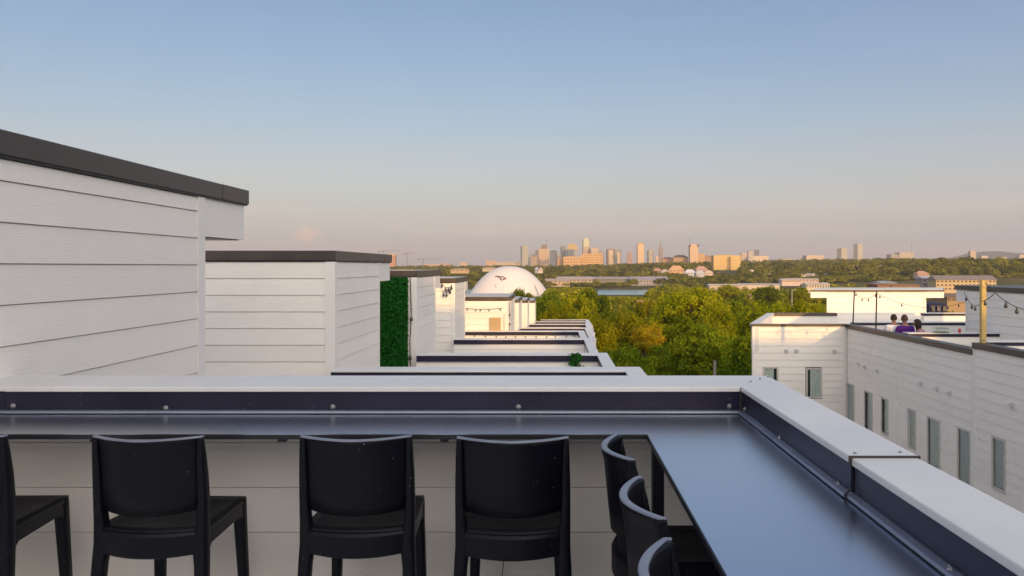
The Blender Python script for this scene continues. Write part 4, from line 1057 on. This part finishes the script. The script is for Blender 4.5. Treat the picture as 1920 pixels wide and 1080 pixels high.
CT = [ # px0 px1 ytop ybase colour cols rows rz label window
 (976, 990.5, 461, 497, (.42, .40, .34), 4, 12, .35, 'pale slim glass tower standing apart at the left end of the skyline', (.22, .26, .28)),
 (990, 995, 482, 497, (.12, .14, .19), 2, 5, .0, 'short dark block at the foot of the leftmost pale tower', Bl),
 (996, 1008, 478, 497, (.46, .33, .23), 4, 5, .0, 'low tan block left of the tower with the dark roof box', (.25, .17, .12)),
 (1003, 1009, 470, 495, (.30, .31, .31), 2, 8, .0, 'slim grey tower behind the low tan block', Gy),
 (1009, 1030, 466.5, 497, (.56, .38, .22), 7, 12, .06, 'broad tan tower with a dark box and mast on its roof', (.36, .23, .14)),
 (1031, 1044, 470, 496, (.09, .13, .22), 4, 10, -.2, 'dark blue glass tower right of the broad tan tower', (.05, .08, .15)),
 (1044, 1052, 477, 496, (.25, .24, .25), 3, 6, .1, 'low grey block right of the blue glass tower', Gy),
 (1051, 1061, 462.5, 492, (.17, .19, .22), 3, 12, .3, 'dark grey narrow tower left of the gold topped tower', (.10, .12, .15)),
 (1062, 1082, 468, 492, (.24, .26, .26), 6, 8, .1, 'grey green wide tower with a golden upper part', (.15, .17, .18)),
 (1092, 1107, 463, 492, (.34, .24, .19), 5, 10, .1, 'brown tower below the pale rounded glass top', (.2, .14, .1)),
 (1108, 1122, 465, 490, (.55, .42, .28), 5, 8, .0, 'cream tower right of the brown tower', (.38, .27, .17)),
 (1122, 1131, 470, 490, (.34, .28, .25), 3, 7, .0, 'small brown tower right of the cream tower', (.2, .15, .13)),
 (1153, 1165, 468, 492, (.34, .33, .32), 4, 9, -.25, 'grey and tan tower just right of the striped tower', (.2, .2, .22)),
 (1157, 1163, 473, 492, (.55, .42, .30), 2, 7, .0, 'small cream tower in front of the grey and tan tower', (.38, .27, .2)),
 (1176, 1185, 473, 489, (.38, .22, .16), 3, 6, .0, 'short reddish brown tower standing alone', (.22, .13, .1)),
 (1194, 1207, 459, 492, (.62, .42, .22), 5, 14, .1, 'tall orange tan tower with stepped crown', (.46, .29, .15)),
 (1213, 1225, 469, 490, (.52, .47, .34), 4, 9, .4, 'pale yellow tower with a bright left edge', (.30, .30, .24)),
 (1229, 1235, 480, 491, (.58, .44, .30), 2, 4, .0, 'tiny cream block left of the spired tower', (.4, .28, .2)),
 (1389, 1400, 474, 489, (.42, .33, .30), 4, 5, .0, 'greyish pink block right of the big yellow block', (.28, .2, .18)),
 (1402, 1412, 471, 489, (.36, .33, .32), 3, 6, .0, 'faint grey tower left of the twin stacks', (.25, .23, .23)),
 (1410, 1438, 480, 492, (.60, .46, .33), 9, 3, .0, 'long cream block on the treeline right of the twin stacks', (.45, .33, .23)),
 (1462, 1484, 486, 493, (.52, .40, .30), 6, 2, .0, 'low cream building among treetops left of the pinkish slab', (.36, .26, .2)),
 (1508, 1541, 479, 491, (.55, .42, .33), 10, 4, .0, 'pinkish slab building alone on the treeline', (.42, .31, .25)),
 (1552, 1571, 485, 491, (.50, .42, .34), 6, 2, .0, 'low pale building left of the two lone towers', (.36, .3, .25)),
 (1570, 1588, 466, 490, (.50, .47, .38), 5, 10, .45, 'lower one of the two pale lone towers at the right', (.33, .32, .27)),
 (1601, 1617, 457.5, 490, (.52, .48, .38), 5, 14, .45, 'taller one of the two pale lone towers at the right', (.33, .32, .28)),
 (1664, 1683, 477, 490, (.33, .29, .28), 6, 5, .2, 'grey brown block behind the treetops right of the lone towers', (.22, .19, .19)),
 (1682, 1708, 473.5, 490, (.45, .38, .30), 8, 6, .0, 'tan double block on the treeline at the right', (.32, .26, .21)),
 (1817, 1828, 471, 487, (.52, .40, .34), 4, 7, .0, 'pinkish tower in front of the blue ridge', (.36, .26, .22)),
 (1838, 1850, 480, 487, (.60, .50, .42), 4, 2, .0, 'low white building under the blue ridge', (.45, .36, .3)),
 (1870, 1884, 482, 488, (.60, .48, .36), 4, 2, .0, 'small cream building far right under the ridge', (.4, .3, .22)),
 (1908, 1925, 478, 488, (.58, .46, .36), 4, 2, .0, 'pale building at the right edge under the ridge', (.4, .3, .22)),
 (862, 877, 492, 500, (.62, .45, .28), 4, 2, .0, 'small cream building left above the dome', (.4, .28, .18)),
 (910, 930, 489, 500, (.55, .36, .22), 6, 3, .1, 'orange tan building on the treeline above the dome', (.35, .2, .12)),
 (930, 968, 491.5, 500, (.52, .42, .30), 12, 2, .0, 'long low beige building on the treeline above the dome', (.36, .28, .2)),
 (830, 846, 494, 500, (.48, .28, .22), 5, 2, .0, 'low reddish building far left near the cranes', (.3, .2, .16)),
 (795, 828, 495, 501, (.50, .34, .26), 9, 1, .0, 'long low pinkish building behind the cranes', (.32, .22, .18)),
 (968, 978, 490, 500, (.36, .33, .31), 3, 2, .0, 'small grey building at the foot of the leftmost pale tower', (.2, .2, .2))]
for a in CT:
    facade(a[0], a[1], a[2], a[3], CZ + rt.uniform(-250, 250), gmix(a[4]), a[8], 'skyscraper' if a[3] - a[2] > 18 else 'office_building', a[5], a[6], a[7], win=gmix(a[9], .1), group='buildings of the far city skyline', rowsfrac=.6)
def pbox(t, px0, px1, py0, py1, Z, m, name, depth=20, yoff=0):
    o = t.location; return MB().box(dx(px0, Z) - o.x, dx(px1, Z) - o.x, yoff - depth / 2, yoff + depth / 2, dz(py1, Z) - o.z, dz(py0, Z) - o.z).obj(name, m, t, rot=(0, 0, 0))
def cthing(px, py, Z, lab, name='skyscraper', cat='building'): return thing(name, lab, cat, (dx(px, Z), Z, dz(py, Z)), group='buildings of the far city skyline')
# roof box and mast of the broad tan tower, gold top, rounded glass top, striped tower, spired tower, crane and so on
t = cthing(1020, 466, CZ - 320, 'dark roof box with a thin mast on the broad tan tower'); pbox(t, 1015, 1026, 459, 466.5, CZ - 320, cmat((.22, .19, .20)), 'upper_block'); MB().tube([(5 * CZ / F, 0, 10), (5 * CZ / F, 0, 34)], .9, 5).obj('mast', cmat((.2, .2, .2)), t)
t = cthing(1073, 468, CZ - 320, 'golden arched top of the grey green tower')
mb = MB(); w_ = 9 * CZ / F; pts = [(-w_, 0), (w_, 0), (w_, 9), (w_ * .7, 19), (0, 24), (-w_ * .7, 19), (-w_, 9)]
mb.loft([[(x, y_, z) for x, z in pts] for y_ in (-14, 14)]); mb.obj('top', cmat((.48, .37, .20)), t, fix=True)
t = cthing(1099, 463, CZ - 320, 'pale yellow glass tower top rising highest above the brown tower')
mb = MB(); mb.loft([[(x * 2.1, y_ * 14, z) for x, y_ in ((-7, -.6), (-5, -1), (5, -1), (7, -.6), (7, .8), (-7, .8))] for z in (0, 22, 32)]); mb.obj('top', cmat((.40, .42, .34), .4, .1, .4), t, fix=True)
t = cthing(1144, 492, CZ, 'square tower with cream centre and dark side stripes')
pbox(t, 1137, 1152.5, 467, 496, CZ, cmat((.16, .15, .15)), 'wall', 40); pbox(t, 1140.5, 1149, 468.5, 496, CZ, cmat((.56, .44, .30)), 'centre_panel', 4, -21)
t = cthing(1239, 490, CZ, 'dark pointed tower topped by a tall spire'); k_ = CZ / F
MB().loft([[(x * s_ * k_, y_ * s_ * k_, z_ * k_) for x, y_ in ((-1, -1), (1, -1), (1, 1), (-1, 1))] for s_, z_ in ((3.2, -6), (3.2, 10), (3.8, 18), (3.0, 25), (1.2, 28), (.5, 37), (.8, 38), (.1, 40))]).obj('wall', cmat((.28, .24, .22)), t)
t = cthing(1200, 459, CZ - 320, 'stepped crown on the tall orange tan tower'); pbox(t, 1196, 1205, 455.5, 459, CZ - 320, cmat((.62, .38, .2)), 'crown_block')
for px_ in (1416.5, 1421.5):
    t = thing('chimney_stack', '%s of the twin dark stacks on the skyline' % ('left' if px_ < 1420 else 'right'), 'chimney', (dx(px_, CZ), CZ, dz(492, CZ)), group='twin stacks')
    MB().tube([(0, 0, 0), (0, 0, 24 * k_)], 1.9 * k_, 8, 1.6 * k_).obj('stack', cmat((.16, .15, .16)), t)
# brick tower at the left, cranes
facade(727, 742, 479, 503, 2600, (.50, .30, .20), 'tall brick and cream apartment tower at far left above the roofs', 'skyscraper', 3, 9, .0, win=(.30, .14, .10))
facade(727.5, 741.5, 476.5, 479.2, 2602, (.55, .42, .3), 'flat cream roof house of the far brick tower', 'roof_house', 0, 1, .0, cat='roof')
def crane(px, ptop, pbase, j0, j1, Z, lab):
    t = thing('tower_crane', lab, 'crane', (dx(px, Z), Z, dz(pbase, Z)), group='tower cranes on the left horizon'); k = Z / F; h = (pbase - ptop) * k; m_ = cmat((.22, .20, .21))
    mb = MB(); r = .55 * k
    for sx, sy in ((-1, -1), (1, -1), (1, 1), (-1, 1)): mb.tube([(sx * r, sy * r, 0), (sx * r, sy * r, h)], .16 * k, 4)
    nseg = 10
    for i in range(nseg): s_ = -1 if i % 2 else 1; mb.tube([(-s_ * r, -r, h * i / nseg), (s_ * r, -r, h * (i + 1) / nseg)], .10 * k, 3)
    mb.obj('mast', m_, t)
    mb = MB(); mb.tube([((j0 - px) * k, 0, h - .5 * k), (0, 0, h), ((j1 - px) * k, 0, h + .8 * k)], .28 * k, 4); mb.tube([((j0 - px) * k, 0, h - .5 * k), (0, 0, h + 3 * k), ((j1 - px) * k * .8, 0, h + .8 * k)], .10 * k, 3); mb.obj('jib', m_, t)
    MB().box((j0 - px) * k, (j0 - px + 3) * k, -k * .6, k * .6, h - 2 * k, h - .6 * k).obj('counterweight', m_, t)
    MB().box(-.8 * k, .8 * k, -.8 * k, .8 * k, h - .4 * k, h + 1.5 * k).obj('cab', m_, t)
crane(763, 475.5, 503, 755, 778, 2600, 'nearest tower crane right of the far brick tower')
crane(719.5, 471, 503, 709, 752, 2900, 'faint tower crane left behind the far brick tower')
crane(794, 486, 503, 783, 829, 2900, 'faint low tower crane with a long jib over the pinkish buildings')
t = thing('radio_mast', 'thin lattice radio mast on the hill right of the tan double block', 'mast', (dx(1709, 3000), 3000, dz(490, 3000)))
MB().tube([(0, 0, 0), (0, 0, 35 * 3000 / F)], .5, 4).obj('mast', cmat((.25, .24, .25)), t)

# brick university-like complex, big yellow slab, tower with corner turrets
Or = (.58, .36, .16)
facade(1045, 1077, 484, 500, 2700, (.56, .36, .18), 'lower left wing of the long sunlit orange building', 'office_building', 12, 5, .0, win=(.30, .17, .08), depth=.5, rowsfrac=.8)
facade(1056, 1090, 481.5, 499, 2660, (.60, .40, .20), 'middle wing of the long sunlit orange building with tall pale columns', 'office_building', 12, 3, .0, win=(.34, .18, .08), depth=.5, rowsfrac=.85, wfrac=.6)
facade(1088, 1132, 476.5, 498, 2700, (.62, .40, .18), 'tallest right wing of the long sunlit orange building with dark top openings', 'office_building', 14, 5, -.12, win=(.32, .17, .08), depth=.5)
def hip(px0, px1, pe, pt, pb, Z, wc, rc, lab, windows=6, cat='house', group=None, name='house'):
    t = thing(name, lab, cat, (dx((px0 + px1) / 2, Z), Z, dz(pb, Z)), rt.uniform(-.12, .12), group); k = Z / F; w = (px1 - px0) * k / 2; d = max(5, w * .7); he = (pb - pe) * k; ht = (pb - pt) * k
    MB().box(-w, w, -d, d, -3, he).obj('wall', cmat(wc), t)
    e = 1.06; r_ = MB(); b = 0
    r_.v = [(-w * e, -d * e, he), (w * e, -d * e, he), (w * e, d * e, he), (-w * e, d * e, he), (-w * .45, 0, ht), (w * .45, 0, ht), ]
    r_.f = [(0, 1, 5, 4), (1, 2, 5), (2, 3, 4, 5), (3, 0, 4), (3, 2, 1, 0)]
    r_.obj('roof', cmat(rc), t)
    if windows:
        f_ = MB(); cw = 2 * w / windows; rows = max(1, int(he / 3.2)); rh = he / rows
        for i in range(windows):
            for j in range(rows):
                x0 = -w + cw * (i + .28); z0 = rh * (j + .3); f_.box(x0, x0 + cw * .44, -d - .12, -d + .05, z0, z0 + rh * .48)
        f_.obj('windows', cmat((.10, .10, .12), .3, 0, .6), t, kind='stuff')
    return t
hip(1241, 1262, 485.5, 482, 494, 2500, (.50, .30, .17), (.16, .09, .07), 'orange building with a dark hipped roof right of the spired tower', 6, 'building', name='hall_building')
hip(1262, 1289, 482.5, 478, 494, 2450, (.48, .31, .16), (.10, .08, .07), 'wider orange building with dark hipped roof left of the turreted tower', 8, 'building', name='hall_building')
facade(1293, 1320, 476, 494, 2450, (.52, .32, .17), 'orange brick lower wings around the turreted tower', 'office_building', 8, 5, .0, win=(.3, .16, .09), depth=.5)
facade(1320, 1337, 480, 494, 2470, (.34, .20, .15), 'dark reddish wing between turreted tower and yellow slab', 'office_building', 5, 4, .0, win=(.15, .1, .09), depth=.5)
t, w_, d_, h_ = facade(1292, 1308, 460, 494, 2400, (.52, .38, .28), 'square tower with small dark corner turrets over the orange wings', 'bell_tower', 4, 10, .05, win=(.36, .24, .18), parapet=False)
for s_ in (-1, 1):
    MB().box(s_ * w_ * .5 - 2.3, s_ * w_ * .5 + 2.3, -d_ * .5 - 1.5, -d_ * .5 + 3, h_ - 5, h_ + 2.5).obj('turret', cmat((.16, .13, .13)), t)
MB().box(-w_ * .3, w_ * .3, -3, 3, h_, h_ + 3).obj('roof_house', cmat((.6, .45, .33)), t); MB().tube([(-w_ * .45, 0, h_), (-w_ * .45, 0, h_ + 22)], .5, 4).obj('mast', cmat((.2, .2, .2)), t)
facade(1335.5, 1386, 479, 517, 1950, (.60, .42, .17), 'big square yellow apartment slab standing on the wooded hill', 'apartment_block', 14, 14, .0, win=(.36, .24, .11), depth=.5, wfrac=.45, rowsfrac=.45)
t = thing('lift_shaft', 'dark vertical stair slot on the face of the big yellow slab', 'stair shaft', (dx(1368.5, 1925), 1925, dz(515, 1925)))
MB().box(-1.4, 1.4, -.6, .8, 0, 34 * 1925 / F).obj('slot', cmat((.13, .10, .08)), t)
clear(1335, 1387, 1500, 1950)

# houses among the trees of the far bank and the hill
Wh = (.66, .60, .56); rr = random.Random(9)
HS = [(1225, 1240, 507, 503, 509, 1500, (.55, .35, .25), (.45, .25, .2), 'brown roofed house left under the orange halls'),
      (1240, 1253, 508, 505, 511, 1480, Wh, (.5, .4, .35), 'small white house under the orange halls'),
      (1254, 1282, 506, 498, 510, 1500, (.58, .36, .2), (.60, .36, .2), 'large orange roofed house on the slope below the halls'),
      (1303, 1325, 505, 499, 508, 1520, (.4, .3, .28), (.52, .3, .24), 'pink roofed house left of the yellow slab'),
      (1283, 1304, 511, 505, 520, 1400, (.52, .54, .62), (.60, .60, .64), 'bluish white town house with many windows left of the yellow slab'),
      (1304, 1320, 512, 507, 521, 1390, (.46, .50, .60), (.5, .5, .55), 'blue grey town house next to the yellow slab'),
      (1321, 1336, 511, 507, 520, 1395, (.60, .45, .36), (.62, .48, .38), 'cream town house touching the left foot of the yellow slab'),
      (1403, 1416, 510, 506, 516, 1500, (.62, .5, .42), (.66, .5, .4), 'cream house with steep roof in the wooded hillside'),
      (1435, 1452, 517, 513, 522, 1400, (.40, .28, .2), (.62, .45, .34), 'brown house with a pale hipped roof on the hillside'),
      (1498, 1510, 516, 513, 521, 1350, Wh, (.64, .52, .45), 'first white house of the pale cluster on the slope'),
      (1509, 1521, 515, 512, 521, 1360, Wh, (.60, .5, .46), 'middle white house of the pale cluster on the slope'),
      (1521, 1533, 515, 512, 520, 1370, (.6, .52, .5), (.66, .55, .48), 'right white house of the pale cluster on the slope'),
      (1541, 1550, 515, 512, 518, 1400, (.62, .5, .46), (.66, .5, .42), 'small pinkish house right of the pale cluster'),
      (1504, 1511, 497, 494, 500, 1900, Wh, (.62, .5, .42), 'tiny cream house high in the woods'),
      (1575, 1614, 499, 496, 503, 1650, (.5, .28, .16), (.60, .32, .16), 'long orange roofed building in the upper woods'),
      (1645, 1662, 499, 496.5, 503, 1500, (.42, .34, .36), (.5, .4, .4), 'grey pink house in the upper woods at the right'),
      (1716, 1738, 513, 508, 517, 1000, (.5, .3, .2), (.5, .30, .22), 'brown pink roofed house left of the apartment block with grey roof'),
      (1003, 1010, 505, 501, 509, 1400, (.3, .32, .38), (.45, .5, .55), 'bluish modern house above the right shoulder of the dome'),
      (1010, 1018, 506, 502, 509, 1400, (.62, .5, .45), (.5, .4, .35), 'pinkish house above the right shoulder of the dome'),
      (905, 932, 503, 501, 506, 1500, (.5, .42, .3), (.55, .42, .28), 'long low tan roof behind the left of the dome'),
      (846, 880, 505, 503, 509, 1300, (.45, .32, .2), (.5, .36, .2), 'tan low warehouse roofs left of the dome'),
      (1648, 1660, 531, 528, 533, 900, (.3, .33, .36), (.34, .40, .42), 'dull green grey roofed shed behind the sunlit stair box'),
      (1640, 1676, 529, 526.5, 532, 950, (.2, .22, .24), (.30, .36, .38), 'long pale blue roofed shed in the trees')]
for a in HS:
    hip(*a[:5], a[5], a[6], a[7], a[8], 4, group='houses among the trees beyond the river'); clear(a[0] - 1, a[1] + 1, a[5] - 70, a[5] + 12)
def longb(px0, px1, pr, pe, pb, Z, wc, rc, lab, cols=14, rows=2, name='long_building', rz=0, depth=14, over=1.0):
    t = thing(name, lab, 'building', (dx((px0 + px1) / 2, Z), Z, dz(pb, Z)), rz); k = Z / F; w = (px1 - px0) * k / 2; he = (pb - pe) * k; ht = (pb - pr) * k
    MB().box(-w, w, 0, depth, -4, he).obj('wall', cmat(wc), t)
    r_ = MB(); e = over; r_.v = [(-w - e, -e, he), (w + e, -e, he), (w + e, depth + e, he), (-w - e, depth + e, he), (-w, depth * .5, ht), (w, depth * .5, ht)]
    r_.f = [(0, 1, 5, 4), (1, 2, 5), (2, 3, 4, 5), (3, 0, 4), (3, 2, 1, 0)]; r_.obj('roof', cmat(rc), t)
    if not cols: return t
    me = None; cw = 2 * w / cols; rh = he / rows
    wm = MB().box(0, cw * .55, -.15, .1, 0, rh * .5).mesh('window'); wm.materials.append(cmat((.04, .045, .06), .3, 0, .6))
    for i in range(cols):
        for j in range(rows): link('window', wm, t, loc=(-w + cw * (i + .22), 0, rh * (j + .28)))
    return t
longb(1022, 1068, 522.5, 527, 534, 1240, (.50, .38, .28), (.36, .30, .27), 'low pinkish riverside building right of the dome', 6, 2)
longb(1044, 1110, 518.5, 524, 533, 1260, (.42, .34, .26), (.34, .31, .31), 'riverside building with grey roof and cream window frames', 9, 2)
longb(1100, 1190, 519, 523, 540, 1262, (.20, .19, .18), (.31, .30, .32), 'dark riverside building half hidden by shrubs', 18, 3)
longb(1182, 1252, 518.5, 525, 542, 1245, (.30, .29, .34), (.27, .26, .31), 'grey violet riverside building with two rows of dark openings', 12, 3)
clear(1022, 1100, 1190, 1240); clear(1182, 1256, 1190, 1240)
longb(1330, 1390, 532.5, 534.5, 543, 820, (.50, .42, .34), (.62, .55, .48), 'long low white roofed hall left behind the near trees', 0, 1)
longb(1386, 1462, 531.5, 534, 543, 840, (.58, .50, .42), (.50, .46, .44), 'long low hall with grey roof behind the near trees', 0, 1)
longb(1466, 1500, 522.5, 524.5, 530, 1000, (.56, .42, .36), (.64, .56, .5), 'low pink white roofed hall in the trees', 8, 1)
longb(1512, 1556, 530, 533, 541, 760, (.60, .54, .46), (.62, .54, .46), 'pale low building above the overhang of the sunlit stair box', 9, 1)
longb(1473, 1535, 522, 524, 528, 1150, (.5, .38, .34), (.62, .5, .42), 'long pale roofed building below the white cluster', 10, 1)
# apartments with grey roof at the right
longb(1755, 1868, 516.5, 524.5, 545, 620, (.52, .40, .24), (.24, .21, .20), 'beige three storey apartment block with wide grey brown roof', 15, 3)
longb(1730, 1768, 517, 522, 545, 640, (.34, .30, .30), (.42, .42, .44), 'dark violet wing of the apartment block with pale gable', 5, 3)
longb(1645, 1670, 531, 533.5, 545, 420, (.30, .13, .08), (.32, .2, .15), 'brick red building seen over the sunlit roof, left piece', 4, 1)
longb(1672, 1725, 533, 535, 545, 430, (.36, .20, .10), (.36, .2, .12), 'brick red building seen over the sunlit roof, right piece', 6, 1)
clear(1328, 1470, 740, 815); clear(1462, 1560, 600, 1140); clear(1728, 1870, 420, 615); clear(1640, 1728, 300, 415)
longb(1776, 1812, 551, 557, 566, 120, (.34, .24, .14), (.22, .16, .11), 'brown roofed house seen between the two stair boxes', 4, 1, depth=6, over=.3)
longb(1742, 1775, 568, 570, 588, 58, (.03, .035, .10), (.03, .03, .08), 'dark navy sided house seen between the two stair boxes', 3, 1, depth=4, over=.1)
longb(1405, 1432, 552, 553.5, 558, 480, (.45, .3, .18), (.55, .38, .22), 'tan roof peeking through the near trees', 3, 1, depth=5, over=.3)
longb(1195, 1228, 563, 566, 571, 400, (.4, .2, .1), (.42, .20, .09), 'rusty brown roof between the near trees below the river', 3, 1, depth=4, over=.3)

# street lamp
t = thing('street_lamp', 'thin pale street lamp above the near trees left of the sunlit stair box', 'street lamp', (dx(1485, 260), 260, dz(575, 260)))
MB().tube([(0, 0, 0), (0, 0, (575 - 544) * 260 / F)], .12, 6, .08).obj('pole', cmat((.6, .58, .54)), t); MB().tube([(0, 0, 5.1), (.9, 0, 5.3)], .06, 5).obj('arm', cmat((.6, .58, .54)), t); MB().box(.7, 1.3, -.12, .12, 5.25, 5.4).obj('lamp', cmat((.6, .58, .54)), t)
t = thing('utility_pole', 'short weathered wooden pole behind the near parapet, in the trees', 'pole', (dx(1340, 50), 50, dz(760, 50)))
MB().tube([(0, 0, 0), (0, 0, 84 * 50 / F)], .11, 8, .09).obj('pole', cmat((.22, .19, .16)), t)

# ------------------------------------------------------------------ the white dome
DZ = 830.0; dc = Vector((dx(951, DZ), DZ + 38, dz(563, DZ)))
RXd, RYd, RZd = 80 * (DZ + 38) / F, 38.0, (563 - 500.3) * (DZ + 20) / F
dome = thing('air_dome', 'huge white inflated sports dome beyond the end of our row', 'dome', dc)
mb = MB(); nu, nv = 64, 20
DE = 2.3
def dpt(u, v_):   # u angle, v 0..1 up
    r_ = cos(v_ * pi / 2) ** .8
    return Vector((RXd * cos(u) * r_, RYd * sin(u) * r_, RZd * (1 - r_ ** DE)))
for j in range(nv):
    for i in range(nu): mb.v.append(tuple(dpt(2 * pi * i / nu, j / nv)))
mb.v.append((0, 0, RZd))
for j in range(nv - 1):
    for i in range(nu): k2 = (i + 1) % nu; mb.f.append((j * nu + i, j * nu + k2, (j + 1) * nu + k2, (j + 1) * nu + i))
for i in range(nu): mb.f.append(((nv - 1) * nu + i, (nv - 1) * nu + (i + 1) % nu, nv * nu))
mb.obj('shell', M['dome'], dome, smooth=True)
# seams
sm = MB()
for i in range(6, 26, 3):
    pass
def on_dome(px, py, lift=.25):
    # ray from the eye through a photo point, met with the dome ellipsoid (in dome space)
    d = Vector(((px - 1037) / F, 1, -(py - 500) / F)); o = Vector((0, 0, E)) - dc
    for k in range(4000):
        q = o + d * (DZ - 20 + k * .02)
        if q.z < (RZd + lift) * (1 - (math.hypot(q.x / (RXd + lift), q.y / (RYd + lift))) ** DE): return q
    return None
def patch(name, pts, m_, lift=.3):
    q = [on_dome(x, y, lift) for x, y in pts]
    if all(q): MB().poly([tuple(p) for p in q]).obj(name, m_, dome)
navy = cmat((.16, .10, .13), .6); redc = cmat((.42, .12, .10), .6); wht = cmat((.8, .75, .72), .6)
patch('emblem', [(936, 518.5), (939, 517.6), (943, 518), (946, 519.5), (948.5, 521.5), (946.5, 523.5), (944, 525.2), (941, 526.4), (938.5, 525), (936.5, 522.5)], navy)
patch('emblem', [(937, 521), (933.5, 520), (929.5, 517.2), (932, 518.2), (930, 515.8), (934, 517.6), (933.5, 516), (937, 518.6)], navy)
patch('emblem', [(948, 521), (951, 521.3), (949, 523), (945.5, 524.5)], redc)
patch('emblem', [(938, 520.6), (945.6, 520.6), (945, 522), (942.6, 522), (942.4, 525.2), (941.2, 525.2), (941, 522), (938.5, 522)], wht, .5)
patch('emblem', [(929, 517), (928, 519.5), (930.5, 519.2), (933.5, 521)], redc)
pts = [(932 + 4.6 * cos(a), 536 + 4.6 * sin(a)) for a in [radians(70 + 22 * i) for i in range(9)]] + [(934 + 4.2 * cos(a), 536.4 + 4.2 * sin(a)) for a in [radians(240 - 22 * i) for i in range(8)]]
patch('round_vent', pts, cmat((.55, .48, .52)), .35)
patch('dark_streak', [(1001.5, 532.5), (1004, 535), (1009.5, 549), (1008, 552), (1004, 543)], cmat((.35, .38, .50)), .4)  # darker bluish streak on the shell
clear(868, 1030, 300, 870)

# ------------------------------------------------------------------ woods of the middle and far distance
rclear = random.Random(17)
def okp(px, Z):
    for a, b_, c_, d_ in CLEAR:
        if a < px < b_ and c_ < Z < d_ and rclear.random() < .95: return False
    return True
def ok_mid(px, Z):
    if not okp(px, Z): return False
    if 1108 < px < 1226 and Z > 800: return False
    return True
def limit_h(pts, h, lim):
    out_ = []
    for (x, y, z), hh in zip(pts, h):
        px = 1037 + x * F / y; top = z + hh; py = 500 + (E - top) * F / y; L_ = lim(px, y)
        if py < L_: hh = max(2.5, E - (L_ - 500) * y / F - z)
        out_.append(hh)
    return np.array(out_)
pts = scatter(1500, 440, 925, 840, 1950, 61, ok=ok_mid); h = rng.uniform(8, 16, len(pts))
h = limit_h(pts, h, lambda px, y: 556 if px < 1020 else 536 if px < 1108 else 555.5 if px < 1222 else (rt.uniform(524.5, 540) if px < 1700 else 532))
wood('riverside_wood', pts, rng.uniform(4.5, 8.5, len(pts)), h, 130, M['leaf_river'], 62, .13)
pts = scatter(900, 1218, 1330, 600, 1950, 63, ok=lambda px, Z: okp(px, Z) and not (1180 < px < 1256 and Z < 1262)); h = rng.uniform(6, 13, len(pts))
h = limit_h(pts, h, lambda px, y: 529 if 1040 < px < 1260 and y < 1262 else 519)
wood('river_bank_wood', pts, rng.uniform(5, 9, len(pts)), h, 80, M['leaf_far'], 64, .16)
pts = scatter(1300, 1225, 1620, 1180, 1980, 67, ok=okp); h = rng.uniform(7, 14, len(pts))
h = limit_h(pts, h, lambda px, y: 514 if 1330 < px < 1391 else -900 if px > 1640 else 519 if y < 1300 else 506)
wood('hill_foot_wood', pts, rng.uniform(5, 10, len(pts)), h, 80, M['leaf_far'], 68, .16)
pts = scatter(4300, 1330, 3150, 560, 2050, 65, power=1.0, ok=okp); h = rng.uniform(8, 22, len(pts))
h = limit_h(pts, h, lambda px, y: 514 if (1330 < px < 1391 and y < 1960) else -900)
wood('hill_wood', pts, rng.uniform(6, 14, len(pts)), h, 80, M['leaf_far'], 66, .15)

# ------------------------------------------------------------------ evening haze
mb = MB().box(-9500, 11000, -80, 12000, -90, 260)
hz_o = mb.obj('haze', None, kind='stuff')
hm = bpy.data.materials.new('haze_air'); hm.use_nodes = True; hn_ = hm.node_tree.nodes; hn_.clear()
ho = hn_.new('ShaderNodeOutputMaterial'); hv = hn_.new('ShaderNodeVolumePrincipled'); hv.inputs['Color'].default_value = (.93, .88, .88, 1)
hv.inputs['Density'].default_value = .00007; hv.inputs['Anisotropy'].default_value = 0.0
hm.node_tree.links.new(hv.outputs[0], ho.inputs['Volume']); hz_o.data.materials.append(hm)
